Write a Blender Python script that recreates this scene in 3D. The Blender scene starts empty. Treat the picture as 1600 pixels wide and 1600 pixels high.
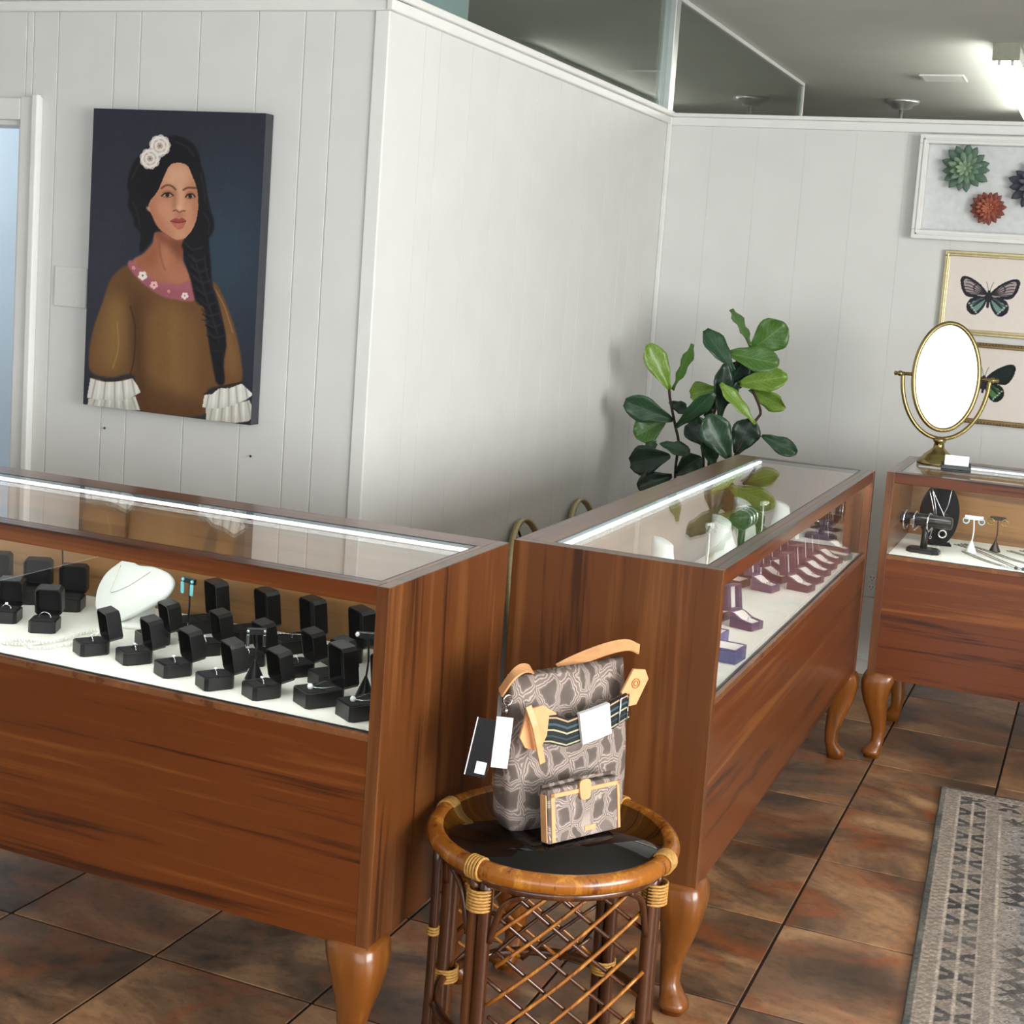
import bpy, bmesh, math, random
import numpy as np
from mathutils import Vector, Matrix, Euler
random.seed(7); rng = np.random.default_rng(7)
scene = bpy.context.scene
C = scene.collection
PI = math.pi

# ------------------------------------------------------------------ camera
cam_d = bpy.data.cameras.new('camera'); cam = bpy.data.objects.new('camera', cam_d); C.objects.link(cam)
M = Matrix(((0.919, -0.109, 0.380), (0.389, 0.078, -0.918), (0.070, 0.991, 0.114)))
cam.matrix_world = Matrix.Translation((0, 0, 1.6)) @ M.to_quaternion().to_matrix().to_4x4()
cam_d.sensor_width = 36; cam_d.sensor_fit = 'HORIZONTAL'
cam_d.lens = 2245.0 / 1600 * 36; cam_d.shift_y = -(800 - 672.8) / 1600
cam_d.clip_start = 0.05
scene.camera = cam

# ------------------------------------------------------------------ world, exposure, daylight
scene.view_settings.view_transform = 'Standard'
scene.view_settings.look = 'None'
scene.view_settings.gamma = 1.0
scene.view_settings.exposure = 0.18
w = bpy.data.worlds.new('world'); scene.world = w; w.use_nodes = True
w.node_tree.nodes['Background'].inputs[0].default_value = (0.80, 0.88, 1.0, 1)
w.node_tree.nodes['Background'].inputs[1].default_value = 2.2
def area(name, loc, rot, sx, sy, power, col=(1, 1, 1)):
    l = bpy.data.lights.new(name, 'AREA'); l.shape = 'RECTANGLE'; l.size = sx; l.size_y = sy
    l.energy = power; l.color = col
    o = bpy.data.objects.new(name, l); C.objects.link(o); o.location = loc; o.rotation_euler = rot
    return o
# daylight entering through the shop windows: right wall (X = 3.6) and street front (Y = -2.9)
area('daylight_side_window', (3.5, 0.7, 1.55), (0, PI/2, 0), 1.9, 3.6, 282, (1.0, 0.985, 0.95))
area('daylight_street_window', (0.9, -2.8, 1.55), (PI/2, 0, 0), 4.6, 2.0, 34, (1.0, 0.985, 0.95))
area('blue_room_added_fill', (-3.55, 4.4, 2.74), (0, 0, 0), 1.2, 1.0, 34, (0.74, 0.87, 1.0))  # unseen fill light added to brighten the room beyond the doorway

# ------------------------------------------------------------------ helpers
def lin(c):
    return c / 12.92 if c <= 0.04045 else ((c + 0.055) / 1.055) ** 2.4
def col(h):
    h = h.lstrip('#')
    return tuple(lin(int(h[i:i+2], 16) / 255) for i in (0, 2, 4)) + (1.0,)
def newmat(name):
    m = bpy.data.materials.new(name); m.use_nodes = True
    return m, m.node_tree, m.node_tree.nodes['Principled BSDF']
def N(nt, t, **kw):
    n = nt.nodes.new(t)
    for k, v in kw.items():
        if k.startswith('i_'): n.inputs[k[2:]].default_value = v
        else: setattr(n, k, v)
    return n
def ramp(nt, stops, interp='LINEAR'):
    n = nt.nodes.new('ShaderNodeValToRGB'); n.color_ramp.interpolation = interp
    while len(n.color_ramp.elements) < len(stops): n.color_ramp.elements.new(0.5)
    for e, (p, c) in zip(n.color_ramp.elements, stops):
        e.position = p; e.color = col(c) if isinstance(c, str) else c
    return n
def flat(name, c, rough=0.5, metal=0.0, var=0.06, scale=40, bump=0.0, spec=0.5, coat=0.0):
    m, nt, b = newmat(name)
    tc = N(nt, 'ShaderNodeTexCoord'); no = N(nt, 'ShaderNodeTexNoise'); no.inputs['Scale'].default_value = scale
    nt.links.new(tc.outputs['Object'], no.inputs['Vector'])
    base = col(c) if isinstance(c, str) else c
    r = ramp(nt, [(0.3, tuple(x * (1 - var) for x in base[:3]) + (1,)), (0.7, tuple(min(1, x * (1 + var)) for x in base[:3]) + (1,))])
    nt.links.new(no.outputs['Fac'], r.inputs['Fac']); nt.links.new(r.outputs['Color'], b.inputs['Base Color'])
    b.inputs['Roughness'].default_value = rough; b.inputs['Metallic'].default_value = metal
    b.inputs['Specular IOR Level'].default_value = spec
    if coat: b.inputs['Coat Weight'].default_value = coat; b.inputs['Coat Roughness'].default_value = 0.1
    if bump:
        bp = N(nt, 'ShaderNodeBump'); bp.inputs['Strength'].default_value = bump; bp.inputs['Distance'].default_value = 0.002
        nt.links.new(no.outputs['Fac'], bp.inputs['Height']); nt.links.new(bp.outputs['Normal'], b.inputs['Normal'])
    return m
def wood(name, axis, dark, mid, light, rough=0.34, across=16, seed=0.0):
    m, nt, b = newmat(name)
    tc = N(nt, 'ShaderNodeTexCoord'); mp = N(nt, 'ShaderNodeMapping')
    s = [across] * 3; s[axis] = 0.6; mp.inputs['Scale'].default_value = s; mp.inputs['Location'].default_value = (seed, seed * 2, seed * 3)
    nt.links.new(tc.outputs['Object'], mp.inputs['Vector'])
    n1 = N(nt, 'ShaderNodeTexNoise'); n1.inputs['Scale'].default_value = 1.0; n1.inputs['Detail'].default_value = 7; n1.inputs['Roughness'].default_value = 0.62; n1.inputs['Distortion'].default_value = 0.5
    mp2 = N(nt, 'ShaderNodeMapping'); s2 = [across * 7.0] * 3; s2[axis] = 3.0; mp2.inputs['Scale'].default_value = s2
    nt.links.new(tc.outputs['Object'], mp2.inputs['Vector'])
    n2 = N(nt, 'ShaderNodeTexNoise'); n2.inputs['Scale'].default_value = 1.0; n2.inputs['Detail'].default_value = 4
    nt.links.new(mp.outputs['Vector'], n1.inputs['Vector']); nt.links.new(mp2.outputs['Vector'], n2.inputs['Vector'])
    mx = N(nt, 'ShaderNodeMath', operation='MULTIPLY_ADD'); mx.inputs[1].default_value = 0.28; 
    nt.links.new(n2.outputs['Fac'], mx.inputs[0]); nt.links.new(n1.outputs['Fac'], mx.inputs[2])
    r = ramp(nt, [(0.49, dark), (0.575, mid), (0.67, mid), (0.80, light)])
    nt.links.new(mx.outputs[0], r.inputs['Fac']); nt.links.new(r.outputs['Color'], b.inputs['Base Color'])
    b.inputs['Roughness'].default_value = rough; b.inputs['Coat Weight'].default_value = 0.5; b.inputs['Coat Roughness'].default_value = 0.18
    bp = N(nt, 'ShaderNodeBump'); bp.inputs['Strength'].default_value = 0.08; bp.inputs['Distance'].default_value = 0.001
    nt.links.new(n2.outputs['Fac'], bp.inputs['Height']); nt.links.new(bp.outputs['Normal'], b.inputs['Normal'])
    return m
def emit(name, c, s):
    m, nt, b = newmat(name)
    b.inputs['Base Color'].default_value = c; b.inputs['Emission Color'].default_value = c; b.inputs['Emission Strength'].default_value = s
    return m
def glass(name, tint=(0.97, 0.985, 0.975, 1), ior=1.46, mult=1.0):
    m, nt, b = newmat(name); nt.nodes.remove(b)
    out = nt.nodes['Material Output']
    geo = N(nt, 'ShaderNodeNewGeometry'); mix = N(nt, 'ShaderNodeMix', data_type='FLOAT')
    mix.inputs[2].default_value = ior; mix.inputs[3].default_value = 1 / ior
    nt.links.new(geo.outputs['Backfacing'], mix.inputs[0])
    fr = N(nt, 'ShaderNodeFresnel'); nt.links.new(mix.outputs[0], fr.inputs['IOR'])
    ml = N(nt, 'ShaderNodeMath', operation='MULTIPLY', use_clamp=True); ml.inputs[1].default_value = mult
    nt.links.new(fr.outputs[0], ml.inputs[0])
    tr = N(nt, 'ShaderNodeBsdfTransparent'); tr.inputs[0].default_value = tint
    gl = N(nt, 'ShaderNodeBsdfGlossy'); gl.inputs['Roughness'].default_value = 0.0; gl.inputs[0].default_value = (1, 1, 1, 1)
    ms = N(nt, 'ShaderNodeMixShader')
    nt.links.new(ml.outputs[0], ms.inputs[0]); nt.links.new(tr.outputs[0], ms.inputs[1]); nt.links.new(gl.outputs[0], ms.inputs[2])
    nt.links.new(ms.outputs[0], out.inputs[0])
    return m
def vcol_mat(name, rough=0.6, bump=0.0, spec=0.3, bscale=250):
    m, nt, b = newmat(name)
    a = N(nt, 'ShaderNodeVertexColor', layer_name='paint'); nt.links.new(a.outputs['Color'], b.inputs['Base Color'])
    b.inputs['Roughness'].default_value = rough; b.inputs['Specular IOR Level'].default_value = spec
    if bump:
        tc = N(nt, 'ShaderNodeTexCoord'); no = N(nt, 'ShaderNodeTexNoise'); no.inputs['Scale'].default_value = bscale
        nt.links.new(tc.outputs['Object'], no.inputs['Vector'])
        bp = N(nt, 'ShaderNodeBump'); bp.inputs['Strength'].default_value = bump; bp.inputs['Distance'].default_value = 0.002
        nt.links.new(no.outputs['Fac'], bp.inputs['Height']); nt.links.new(bp.outputs['Normal'], b.inputs['Normal'])
    return m

class MB:
    """collects geometry for ONE mesh object"""
    def __init__(self): self.v = []; self.f = []; self.sm = []
    def add(self, vs, fs, smooth=False, mat=None):
        o = len(self.v)
        self.v += [tuple(mat @ Vector(p)) if mat else tuple(p) for p in vs]
        self.f += [tuple(i + o for i in q) for q in fs]; self.sm += [smooth] * len(fs)
        return self
    def box(self, x0, x1, y0, y1, z0, z1, mat=None, ch=0.0):
        if ch <= 0:
            vs = [(x, y, z) for z in (z0, z1) for y in (y0, y1) for x in (x0, x1)]
            return self.add(vs, [(0, 2, 3, 1), (4, 5, 7, 6), (0, 1, 5, 4), (2, 6, 7, 3), (0, 4, 6, 2), (1, 3, 7, 5)], mat=mat)
        bm = bmesh.new(); bmesh.ops.create_cube(bm, size=1)
        for q in bm.verts: q.co = Vector(((x0 + x1) / 2 + q.co.x * (x1 - x0), (y0 + y1) / 2 + q.co.y * (y1 - y0), (z0 + z1) / 2 + q.co.z * (z1 - z0)))
        bmesh.ops.bevel(bm, geom=bm.edges[:] , offset=ch, segments=2, affect='EDGES', profile=0.5)
        return self.from_bm(bm, mat)
    def from_bm(self, bm, mat=None, smooth=False):
        bm.verts.index_update()
        self.add([v.co.copy() for v in bm.verts], [tuple(v.index for v in f.verts) for f in bm.faces], smooth, mat); bm.free(); return self
    def prism(self, poly, z0, z1, mat=None):
        n = len(poly); vs = [(x, y, z0) for x, y in poly] + [(x, y, z1) for x, y in poly]
        fs = [tuple(range(n - 1, -1, -1)), tuple(range(n, 2 * n))] + [(i, (i + 1) % n, n + (i + 1) % n, n + i) for i in range(n)]
        return self.add(vs, fs, mat=mat)
    def tray(self, po, pi, z0, z1, zf, mat=None):
        n = len(po); vs = [(x, y, z0) for x, y in po] + [(x, y, z1) for x, y in po] + [(x, y, z1) for x, y in pi] + [(x, y, zf) for x, y in pi]
        fs = [tuple(range(n - 1, -1, -1)), tuple(range(3 * n, 4 * n))]
        for i in range(n):
            j = (i + 1) % n
            fs += [(i, j, n + j, n + i), (n + i, n + j, 2 * n + j, 2 * n + i), (2 * n + i, 2 * n + j, 3 * n + j, 3 * n + i)]
        return self.add(vs, fs, mat=mat)
    def lathe(self, prof, seg=24, mat=None, sx=1.0, sy=1.0, cap=True):
        vs = []; fs = []
        for r, z in prof:
            for k in range(seg):
                a = 2 * PI * k / seg; vs.append((r * math.cos(a) * sx, r * math.sin(a) * sy, z))
        for i in range(len(prof) - 1):
            for k in range(seg):
                l = (k + 1) % seg; fs.append((i * seg + k, i * seg + l, (i + 1) * seg + l, (i + 1) * seg + k))
        if cap:
            fs.append(tuple(range(seg - 1, -1, -1))); fs.append(tuple((len(prof) - 1) * seg + k for k in range(seg)))
        return self.add(vs, fs, True, mat)
    def loft(self, secs, smooth=True, mat=None, cap=True):
        n = len(secs[0]); vs = [p for s in secs for p in s]; fs = []
        for i in range(len(secs) - 1):
            for k in range(n):
                l = (k + 1) % n; fs.append((i * n + k, i * n + l, (i + 1) * n + l, (i + 1) * n + k))
        if cap: fs.append(tuple(range(n - 1, -1, -1))); fs.append(tuple((len(secs) - 1) * n + k for k in range(n)))
        return self.add(vs, fs, smooth, mat)
    def tube(self, pts, r, seg=8, closed=False, mat=None, ry=None):
        pts = [Vector(p) for p in pts]; n = len(pts); rr = r if isinstance(r, (list, tuple)) else [r] * n
        secs = []; up = None
        for i, p in enumerate(pts):
            a = pts[(i - 1) % n] if (closed or i > 0) else p; b = pts[(i + 1) % n] if (closed or i < n - 1) else p
            t = (b - a).normalized()
            if up is None:
                up = Vector((0, 0, 1)) if abs(t.z) < 0.9 else Vector((1, 0, 0))
            x = up - t * up.dot(t)
            if x.length < 1e-6: x = t.orthogonal()
            x.normalize(); up = x; y = t.cross(x)
            secs.append([p + x * rr[i] * math.cos(2 * PI * k / seg) + y * (ry or rr[i]) * math.sin(2 * PI * k / seg) for k in range(seg)])
        if closed: secs.append(secs[0]); return self.loft(secs, True, mat, cap=False)
        return self.loft(secs, True, mat)
    def sphere(self, c, r, seg=10, rings=6):
        prof = [(max(1e-4, r * math.sin(PI * i / rings)), -r * math.cos(PI * i / rings)) for i in range(rings + 1)]
        return self.lathe(prof, seg, Matrix.Translation(c), cap=False)
    def torus(self, c, R, r, seg=24, s2=8, mat=None):
        pts = [(c[0] + R * math.cos(2 * PI * k / seg), c[1] + R * math.sin(2 * PI * k / seg), c[2]) for k in range(seg)]
        return self.tube(pts, r, s2, True, mat)
    def mesh(self, name):
        me = bpy.data.meshes.new(name); me.from_pydata(self.v, [], self.f)
        me.polygons.foreach_set('use_smooth', self.sm); me.update(); return me
    def build(self, name, mat, parent=None, loc=None, rot=None):
        o = bpy.data.objects.new(name, self.mesh(name)); C.objects.link(o)
        if mat: o.data.materials.append(mat)
        if parent: o.parent = parent
        if loc: o.location = loc
        if rot: o.rotation_euler = rot
        return o
def tag(o, label, cat, group=None, kind=None):
    if label: o['label'] = label
    if cat: o['category'] = cat
    if group: o['group'] = group
    if kind: o['kind'] = kind
    return o
def thing(name, label, cat, loc=(0, 0, 0), rz=0.0, group=None):
    o = bpy.data.objects.new(name, None); C.objects.link(o); o.empty_display_size = 0.05
    o.location = loc; o.rotation_euler = (0, 0, rz); return tag(o, label, cat, group)
def copy_tree(o, parent=None):
    c = o.copy(); C.objects.link(c)
    if parent: c.parent = parent
    for ch in list(o.children): copy_tree(ch, c)
    return c
def place(proto, used, loc, rz, label, group=None):
    o = proto if not used else copy_tree(proto)
    used.append(o); o.location = loc; o.rotation_euler = (0, 0, rz); o['label'] = label
    if group: o['group'] = group
    return o
def struct(o): o['kind'] = 'structure'; return o
def smooth_closed(pts, per=8):
    n = len(pts); out = []
    for i in range(n):
        p0, p1, p2, p3 = (np.array(pts[(i + k) % n], float) for k in (-1, 0, 1, 2))
        for t in np.linspace(0, 1, per, endpoint=False):
            out.append(tuple(0.5 * ((2 * p1) + (-p0 + p2) * t + (2 * p0 - 5 * p1 + 4 * p2 - p3) * t * t + (-p0 + 3 * p1 - 3 * p2 + p3) * t ** 3)))
    return out
def smooth_open(pts, per=6):
    P = [np.array(p, float) for p in pts]; P = [2 * P[0] - P[1]] + P + [2 * P[-1] - P[-2]]; out = []
    for i in range(1, len(P) - 2):
        p0, p1, p2, p3 = P[i - 1:i + 3]
        for t in np.linspace(0, 1, per, endpoint=False):
            out.append(tuple(0.5 * ((2 * p1) + (-p0 + p2) * t + (2 * p0 - 5 * p1 + 4 * p2 - p3) * t * t + (-p0 + 3 * p1 - 3 * p2 + p3) * t ** 3)))
    out.append(tuple(P[-2])); return out
def grid_mesh(name, W, H, nx, ny, rgb, mat, parent=None):
    """flat printed sheet in local XZ (x 0..W, z 0..H), rgb[ny,nx,3] sRGB 0..1, row 0 = top"""
    xs = np.linspace(0, W, nx); zs = np.linspace(H, 0, ny)
    co = np.zeros((ny, nx, 3), np.float32); co[..., 0] = xs[None]; co[..., 2] = zs[:, None]
    idx = np.arange(nx * ny).reshape(ny, nx)
    f = np.stack([idx[1:, :-1], idx[1:, 1:], idx[:-1, 1:], idx[:-1, :-1]], -1).reshape(-1, 4)
    me = bpy.data.meshes.new(name); me.vertices.add(nx * ny); me.vertices.foreach_set('co', co.ravel())
    me.loops.add(f.size); me.loops.foreach_set('vertex_index', f.ravel().astype(np.int32))
    me.polygons.add(len(f)); me.polygons.foreach_set('loop_start', np.arange(0, f.size, 4, dtype=np.int32))
    me.update(calc_edges=True)
    a = me.color_attributes.new('paint', 'FLOAT_COLOR', 'POINT')
    c = np.clip(rgb, 0, 1).astype(np.float32); l = np.where(c <= 0.04045, c / 12.92, ((c + 0.055) / 1.055) ** 2.4)
    a.data.foreach_set('color', np.concatenate([l.reshape(-1, 3), np.ones((nx * ny, 1), np.float32)], 1).ravel().astype(np.float32))
    me.materials.append(mat)
    o = bpy.data.objects.new(name, me); C.objects.link(o)
    if parent: o.parent = parent
    return o
class Paint:
    """tiny rasteriser for flat prints"""
    def __init__(self, nx, ny, x0, x1, y0, y1, bg):
        self.X, self.Y = np.meshgrid(np.linspace(x0, x1, nx), np.linspace(y0, y1, ny)); self.img = np.zeros((ny, nx, 3)) + np.array(self.rgb(bg))
    def rgb(self, h):
        if not isinstance(h, str): return h
        h = h.lstrip('#'); return [int(h[i:i+2], 16) / 255 for i in (0, 2, 4)]
    def inside(self, poly):
        P = np.array(poly); m = np.zeros(self.X.shape, bool); n = len(P)
        for i in range(n):
            xa, ya = P[i]; xb, yb = P[(i + 1) % n]
            if ya == yb: continue
            m ^= ((ya > self.Y) != (yb > self.Y)) & (self.X < (xb - xa) * (self.Y - ya) / (yb - ya) + xa)
        return m.astype(float)
    def blur(self, m, r):
        for _ in range(2):
            for ax in (0, 1):
                k = np.ones(2 * r + 1) / (2 * r + 1); pad = [(0, 0), (0, 0)]; pad[ax] = (r, r)
                q = np.pad(m, pad, mode='edge'); cs = np.cumsum(np.insert(q, 0, 0, axis=ax), axis=ax)
                m = (np.take(cs, range(2 * r + 1, cs.shape[ax]), ax) - np.take(cs, range(0, cs.shape[ax] - 2 * r - 1), ax)) / (2 * r + 1)
        return m
    def poly(self, pts, c, soft=0, a=1.0, curve=True, clip=None):
        m = self.inside(smooth_closed(pts) if curve else pts)
        if soft: m = self.blur(m, soft)
        if clip is not None: m = m * clip
        self.img += (np.array(self.rgb(c)) - self.img) * (m * a)[..., None]; return m
    def line(self, pts, wd, c, a=1.0, clip=None):
        P = smooth_open(pts) if len(pts) > 2 else pts
        d = np.full(self.X.shape, 1e9)
        for (xa, ya), (xb, yb) in zip(P[:-1], P[1:]):
            L = max(1e-9, (xb - xa) ** 2 + (yb - ya) ** 2); t = np.clip(((self.X - xa) * (xb - xa) + (self.Y - ya) * (yb - ya)) / L, 0, 1)
            d = np.minimum(d, np.hypot(self.X - xa - t * (xb - xa), self.Y - ya - t * (yb - ya)))
        m = np.clip((wd / 2 - d) / (wd * 0.3) + 0.5, 0, 1) * a
        if clip is not None: m = m * clip
        self.img += (np.array(self.rgb(c)) - self.img) * m[..., None]

# ------------------------------------------------------------------ materials
MW = flat('white_wall_paint', '#dcdcd9', 0.62, var=0.02, scale=6, bump=0.05)
MTRIM = flat('white_trim_paint', '#e6e6e3', 0.4, var=0.02, scale=12)
MCEIL = flat('ceiling_paint', '#dcded8', 0.8, var=0.03, scale=3, bump=0.1)
MBLUE = flat('daylight_tinted_wall', '#c3d3e2', 0.7, var=0.03, scale=2)  # white wall with the bluish daylight put into its colour
MWALLDK = flat('shop_wall_paint', '#c9c8c4', 0.7, var=0.02, scale=3)
DK, MD, LT = '#3a1805', '#68310a', '#854c1e'
WX = wood('walnut_laminate_lengthwise', 0, DK, MD, LT)
WZ = wood('walnut_laminate_upright', 2, '#3c1d0a', '#633717', '#7d4d28', across=13, seed=4.0)
WY = wood('walnut_laminate_crosswise', 1, '#5e351b', '#7d4e2d', '#93603c')
WB = wood('oak_back_panel', 0, '#6e4927', '#93683b', '#ab8050', 0.45, across=10, seed=9.0)
WLEG = wood('honey_leg_wood', 2, '#5f3410', '#7d4717', '#945d25', 0.3, across=9)
GL = glass('clear_glass'); GLT = glass('top_glass_pane', (0.96, 0.975, 0.965, 1), 1.5, 0.95)
GLP = glass('green_partition_glass', (0.86, 0.92, 0.885, 1), 1.5, 1.25)
MDARK = flat('dark_track_metal', '#3c4144', 0.4, 0.6)
MCHR = flat('polished_aluminium', '#dfe2e0', 0.32, 0.8, var=0.03)
MDECK = flat('cream_deck_fabric', '#f4f2e8', 0.85, var=0.03, scale=90, bump=0.1)
MLED = emit('led_strip_light', (0.80, 0.95, 1.0, 1), 5.0)
MLED2 = emit('led_strip_front_light', (0.93, 0.985, 1.0, 1), 38.0)
MTUBE = emit('fluorescent_tube_light', (1.0, 1.0, 0.93, 1), 22.0)
MBLK = flat('black_leatherette', '#0e0e10', 0.36, var=0.15, scale=200, bump=0.1)
MVEL = flat('black_velvet', '#0b0b0e', 0.95, var=0.2, scale=300)
MPUR = flat('plum_box_paper', '#5b4152', 0.5, var=0.08, scale=120)
MPUR2 = flat('violet_box_paper', '#594667', 0.5, var=0.08, scale=120)
MBLU = flat('blue_box_paper', '#585a90', 0.5, var=0.08, scale=120)
MNAVY = flat('navy_box_paper', '#26283f', 0.5, var=0.1, scale=120)
MGRYB = flat('grey_box_paper', '#7d8480', 0.5, var=0.06, scale=120)
MPAD = flat('white_box_lining', '#efe9e4', 0.8, var=0.03)
MBUST = flat('white_leatherette', '#eff1ec', 0.5, var=0.02, scale=60)
MSIL = flat('silver', '#d9dde0', 0.15, 1.0, var=0.04)
MGOLD = flat('brass_gold', '#9c8a5c', 0.26, 1.0, var=0.08, scale=20)
MGOLDF = flat('pale_gold_leaf', '#cbbd92', 0.38, 0.7, var=0.1, scale=60)
MPEARL = flat('pearl', '#f3f1ec', 0.2, var=0.03, coat=0.5)
MSTONE = flat('diamond_white', '#f6f8fa', 0.05, var=0.02, coat=1.0)
MMIR = flat('mirror_silvering', '#e9ecea', 0.01, 1.0, var=0.0)
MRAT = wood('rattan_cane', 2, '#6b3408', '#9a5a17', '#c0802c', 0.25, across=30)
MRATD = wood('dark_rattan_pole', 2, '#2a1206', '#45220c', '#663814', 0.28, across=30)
MBIND = flat('rattan_binding', '#b98a45', 0.5, var=0.25, scale=150, bump=0.4)
MTAN = flat('tan_leather', '#e0a672', 0.5, var=0.08, scale=60, bump=0.1)
MTOPG = flat('smoked_glass_top', '#0a0604', 0.04, var=0.1, spec=0.5)
MWHT = flat('white_paper', '#f0eff2', 0.6, var=0.02, bump=0.3)
MBLKC = flat('black_card', '#0f1013', 0.4)
MBLKM = flat('black_plastic', '#15171a', 0.3)
MPLATE = flat('white_plastic_plate', '#dedddb', 0.45, var=0.01)

# snakeskin jacquard of bag and wallet
def snake(name, sc):
    m, nt, b = newmat(name)
    tc = N(nt, 'ShaderNodeTexCoord'); mp = N(nt, 'ShaderNodeMapping'); mp.inputs['Scale'].default_value = (sc, sc * 0.25, sc * 0.70); mp.inputs['Rotation'].default_value = (0, 0.25, 0)
    nz = N(nt, 'ShaderNodeTexNoise'); nz.inputs['Scale'].default_value = 16; nz.inputs['Detail'].default_value = 3
    ad = N(nt, 'ShaderNodeVectorMath', operation='MULTIPLY_ADD'); ad.inputs[1].default_value = (0.055, 0.0, 0.055)
    nt.links.new(tc.outputs['Object'], nz.inputs['Vector']); nt.links.new(nz.outputs['Color'], ad.inputs[0]); nt.links.new(tc.outputs['Object'], ad.inputs[2])
    nt.links.new(ad.outputs[0], mp.inputs['Vector'])
    vo = N(nt, 'ShaderNodeTexVoronoi', feature='DISTANCE_TO_EDGE'); vo.inputs['Scale'].default_value = 1.0; vo.inputs['Randomness'].default_value = 0.55
    nt.links.new(mp.outputs['Vector'], vo.inputs['Vector'])
    r = ramp(nt, [(0.0, '#8c7c74'), (0.035, '#8c7c74'), (0.05, '#c6b5aa'), (0.075, '#c6b5aa'), (0.09, '#84746d'), (0.125, '#84746d'), (0.14, '#c1b0a5'), (0.165, '#bba99f'), (0.185, '#84756c'), (0.24, '#6f6159'), (0.4, '#665952')])
    nt.links.new(vo.outputs['Distance'], r.inputs['Fac'])
    fine = N(nt, 'ShaderNodeTexNoise'); fine.inputs['Scale'].default_value = 420; nt.links.new(tc.outputs['Object'], fine.inputs['Vector'])
    mx = N(nt, 'ShaderNodeMix', data_type='RGBA', blend_type='MULTIPLY'); mx.inputs[0].default_value = 0.35
    nt.links.new(r.outputs['Color'], mx.inputs[6]); nt.links.new(fine.outputs['Color'], mx.inputs[7]); nt.links.new(mx.outputs[2], b.inputs['Base Color'])
    b.inputs['Roughness'].default_value = 0.75
    bp = N(nt, 'ShaderNodeBump'); bp.inputs['Strength'].default_value = 0.2; bp.inputs['Distance'].default_value = 0.001
    nt.links.new(fine.outputs['Fac'], bp.inputs['Height']); nt.links.new(bp.outputs['Normal'], b.inputs['Normal'])
    return m
MSNK = snake('snakeskin_jacquard', 26.0); MSNK2 = snake('snakeskin_jacquard_small', 31.0)

# slate floor tile, each tile its own cut of the stone
def tile_mat():
    m, nt, b = newmat('rust_slate_tile')
    oi = N(nt, 'ShaderNodeObjectInfo'); tc = N(nt, 'ShaderNodeTexCoord')
    off = N(nt, 'ShaderNodeVectorMath', operation='MULTIPLY_ADD'); off.inputs[1].default_value = (37, 53, 11)
    nt.links.new(oi.outputs['Random'], off.inputs[0]); nt.links.new(tc.outputs['Object'], off.inputs[2])
    mp = N(nt, 'ShaderNodeMapping'); mp.inputs['Scale'].default_value = (2.1, 2.8, 1); mp.inputs['Rotation'].default_value = (0, 0, 0.25)
    nt.links.new(off.outputs[0], mp.inputs['Vector'])
    n1 = N(nt, 'ShaderNodeTexNoise'); n1.inputs['Scale'].default_value = 1.0; n1.inputs['Detail'].default_value = 6; n1.inputs['Roughness'].default_value = 0.6; n1.inputs['Distortion'].default_value = 0.8
    nt.links.new(mp.outputs['Vector'], n1.inputs['Vector'])
    base = ramp(nt, [(0.30, '#372c24'), (0.40, '#614b3a'), (0.50, '#87674e'), (0.60, '#b38862'), (0.72, '#c29e78')])
    nt.links.new(n1.outputs['Fac'], base.inputs['Fac'])
    n2 = N(nt, 'ShaderNodeTexNoise'); n2.inputs['Scale'].default_value = 1.6; n2.inputs['Detail'].default_value = 5; n2.inputs['Distortion'].default_value = 1.2
    o2 = N(nt, 'ShaderNodeVectorMath', operation='ADD'); o2.inputs[1].default_value = (9.1, 4.3, 2.2)
    nt.links.new(mp.outputs['Vector'], o2.inputs[0]); nt.links.new(o2.outputs[0], n2.inputs['Vector'])
    rm = ramp(nt, [(0.50, (0, 0, 0, 1)), (0.72, (0.8, 0.8, 0.8, 1))]); nt.links.new(n2.outputs['Fac'], rm.inputs['Fac'])
    mx = N(nt, 'ShaderNodeMix', data_type='RGBA'); nt.links.new(rm.outputs['Color'], mx.inputs[0])
    nt.links.new(base.outputs['Color'], mx.inputs[6]); mx.inputs[7].default_value = col('#a3592f')
    n3 = N(nt, 'ShaderNodeTexNoise'); n3.inputs['Scale'].default_value = 16; n3.inputs['Detail'].default_value = 6; n3.inputs['Roughness'].default_value = 0.7; nt.links.new(mp.outputs['Vector'], n3.inputs['Vector'])
    r3 = ramp(nt, [(0.32, (0.55, 0.55, 0.55, 1)), (0.52, (1, 1, 1, 1)), (0.72, (1.0, 1.0, 1.0, 1))]); nt.links.new(n3.outputs['Fac'], r3.inputs['Fac'])
    m3 = N(nt, 'ShaderNodeMix', data_type='RGBA', blend_type='MULTIPLY'); m3.inputs[0].default_value = 0.75; nt.links.new(mx.outputs[2], m3.inputs[6]); nt.links.new(r3.outputs['Color'], m3.inputs[7])
    nt.links.new(m3.outputs[2], b.inputs['Base Color'])
    rr = N(nt, 'ShaderNodeMapRange'); rr.inputs[3].default_value = 0.22; rr.inputs[4].default_value = 0.48
    nt.links.new(n1.outputs['Fac'], rr.inputs[0]); nt.links.new(rr.outputs[0], b.inputs['Roughness'])
    bp = N(nt, 'ShaderNodeBump'); bp.inputs['Strength'].default_value = 0.25; bp.inputs['Distance'].default_value = 0.004
    nt.links.new(n1.outputs['Fac'], bp.inputs['Height']); nt.links.new(bp.outputs['Normal'], b.inputs['Normal'])
    return m
MTILE = tile_mat(); MGROUT = flat('dark_grout', '#33271f', 0.85, var=0.1)

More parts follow.
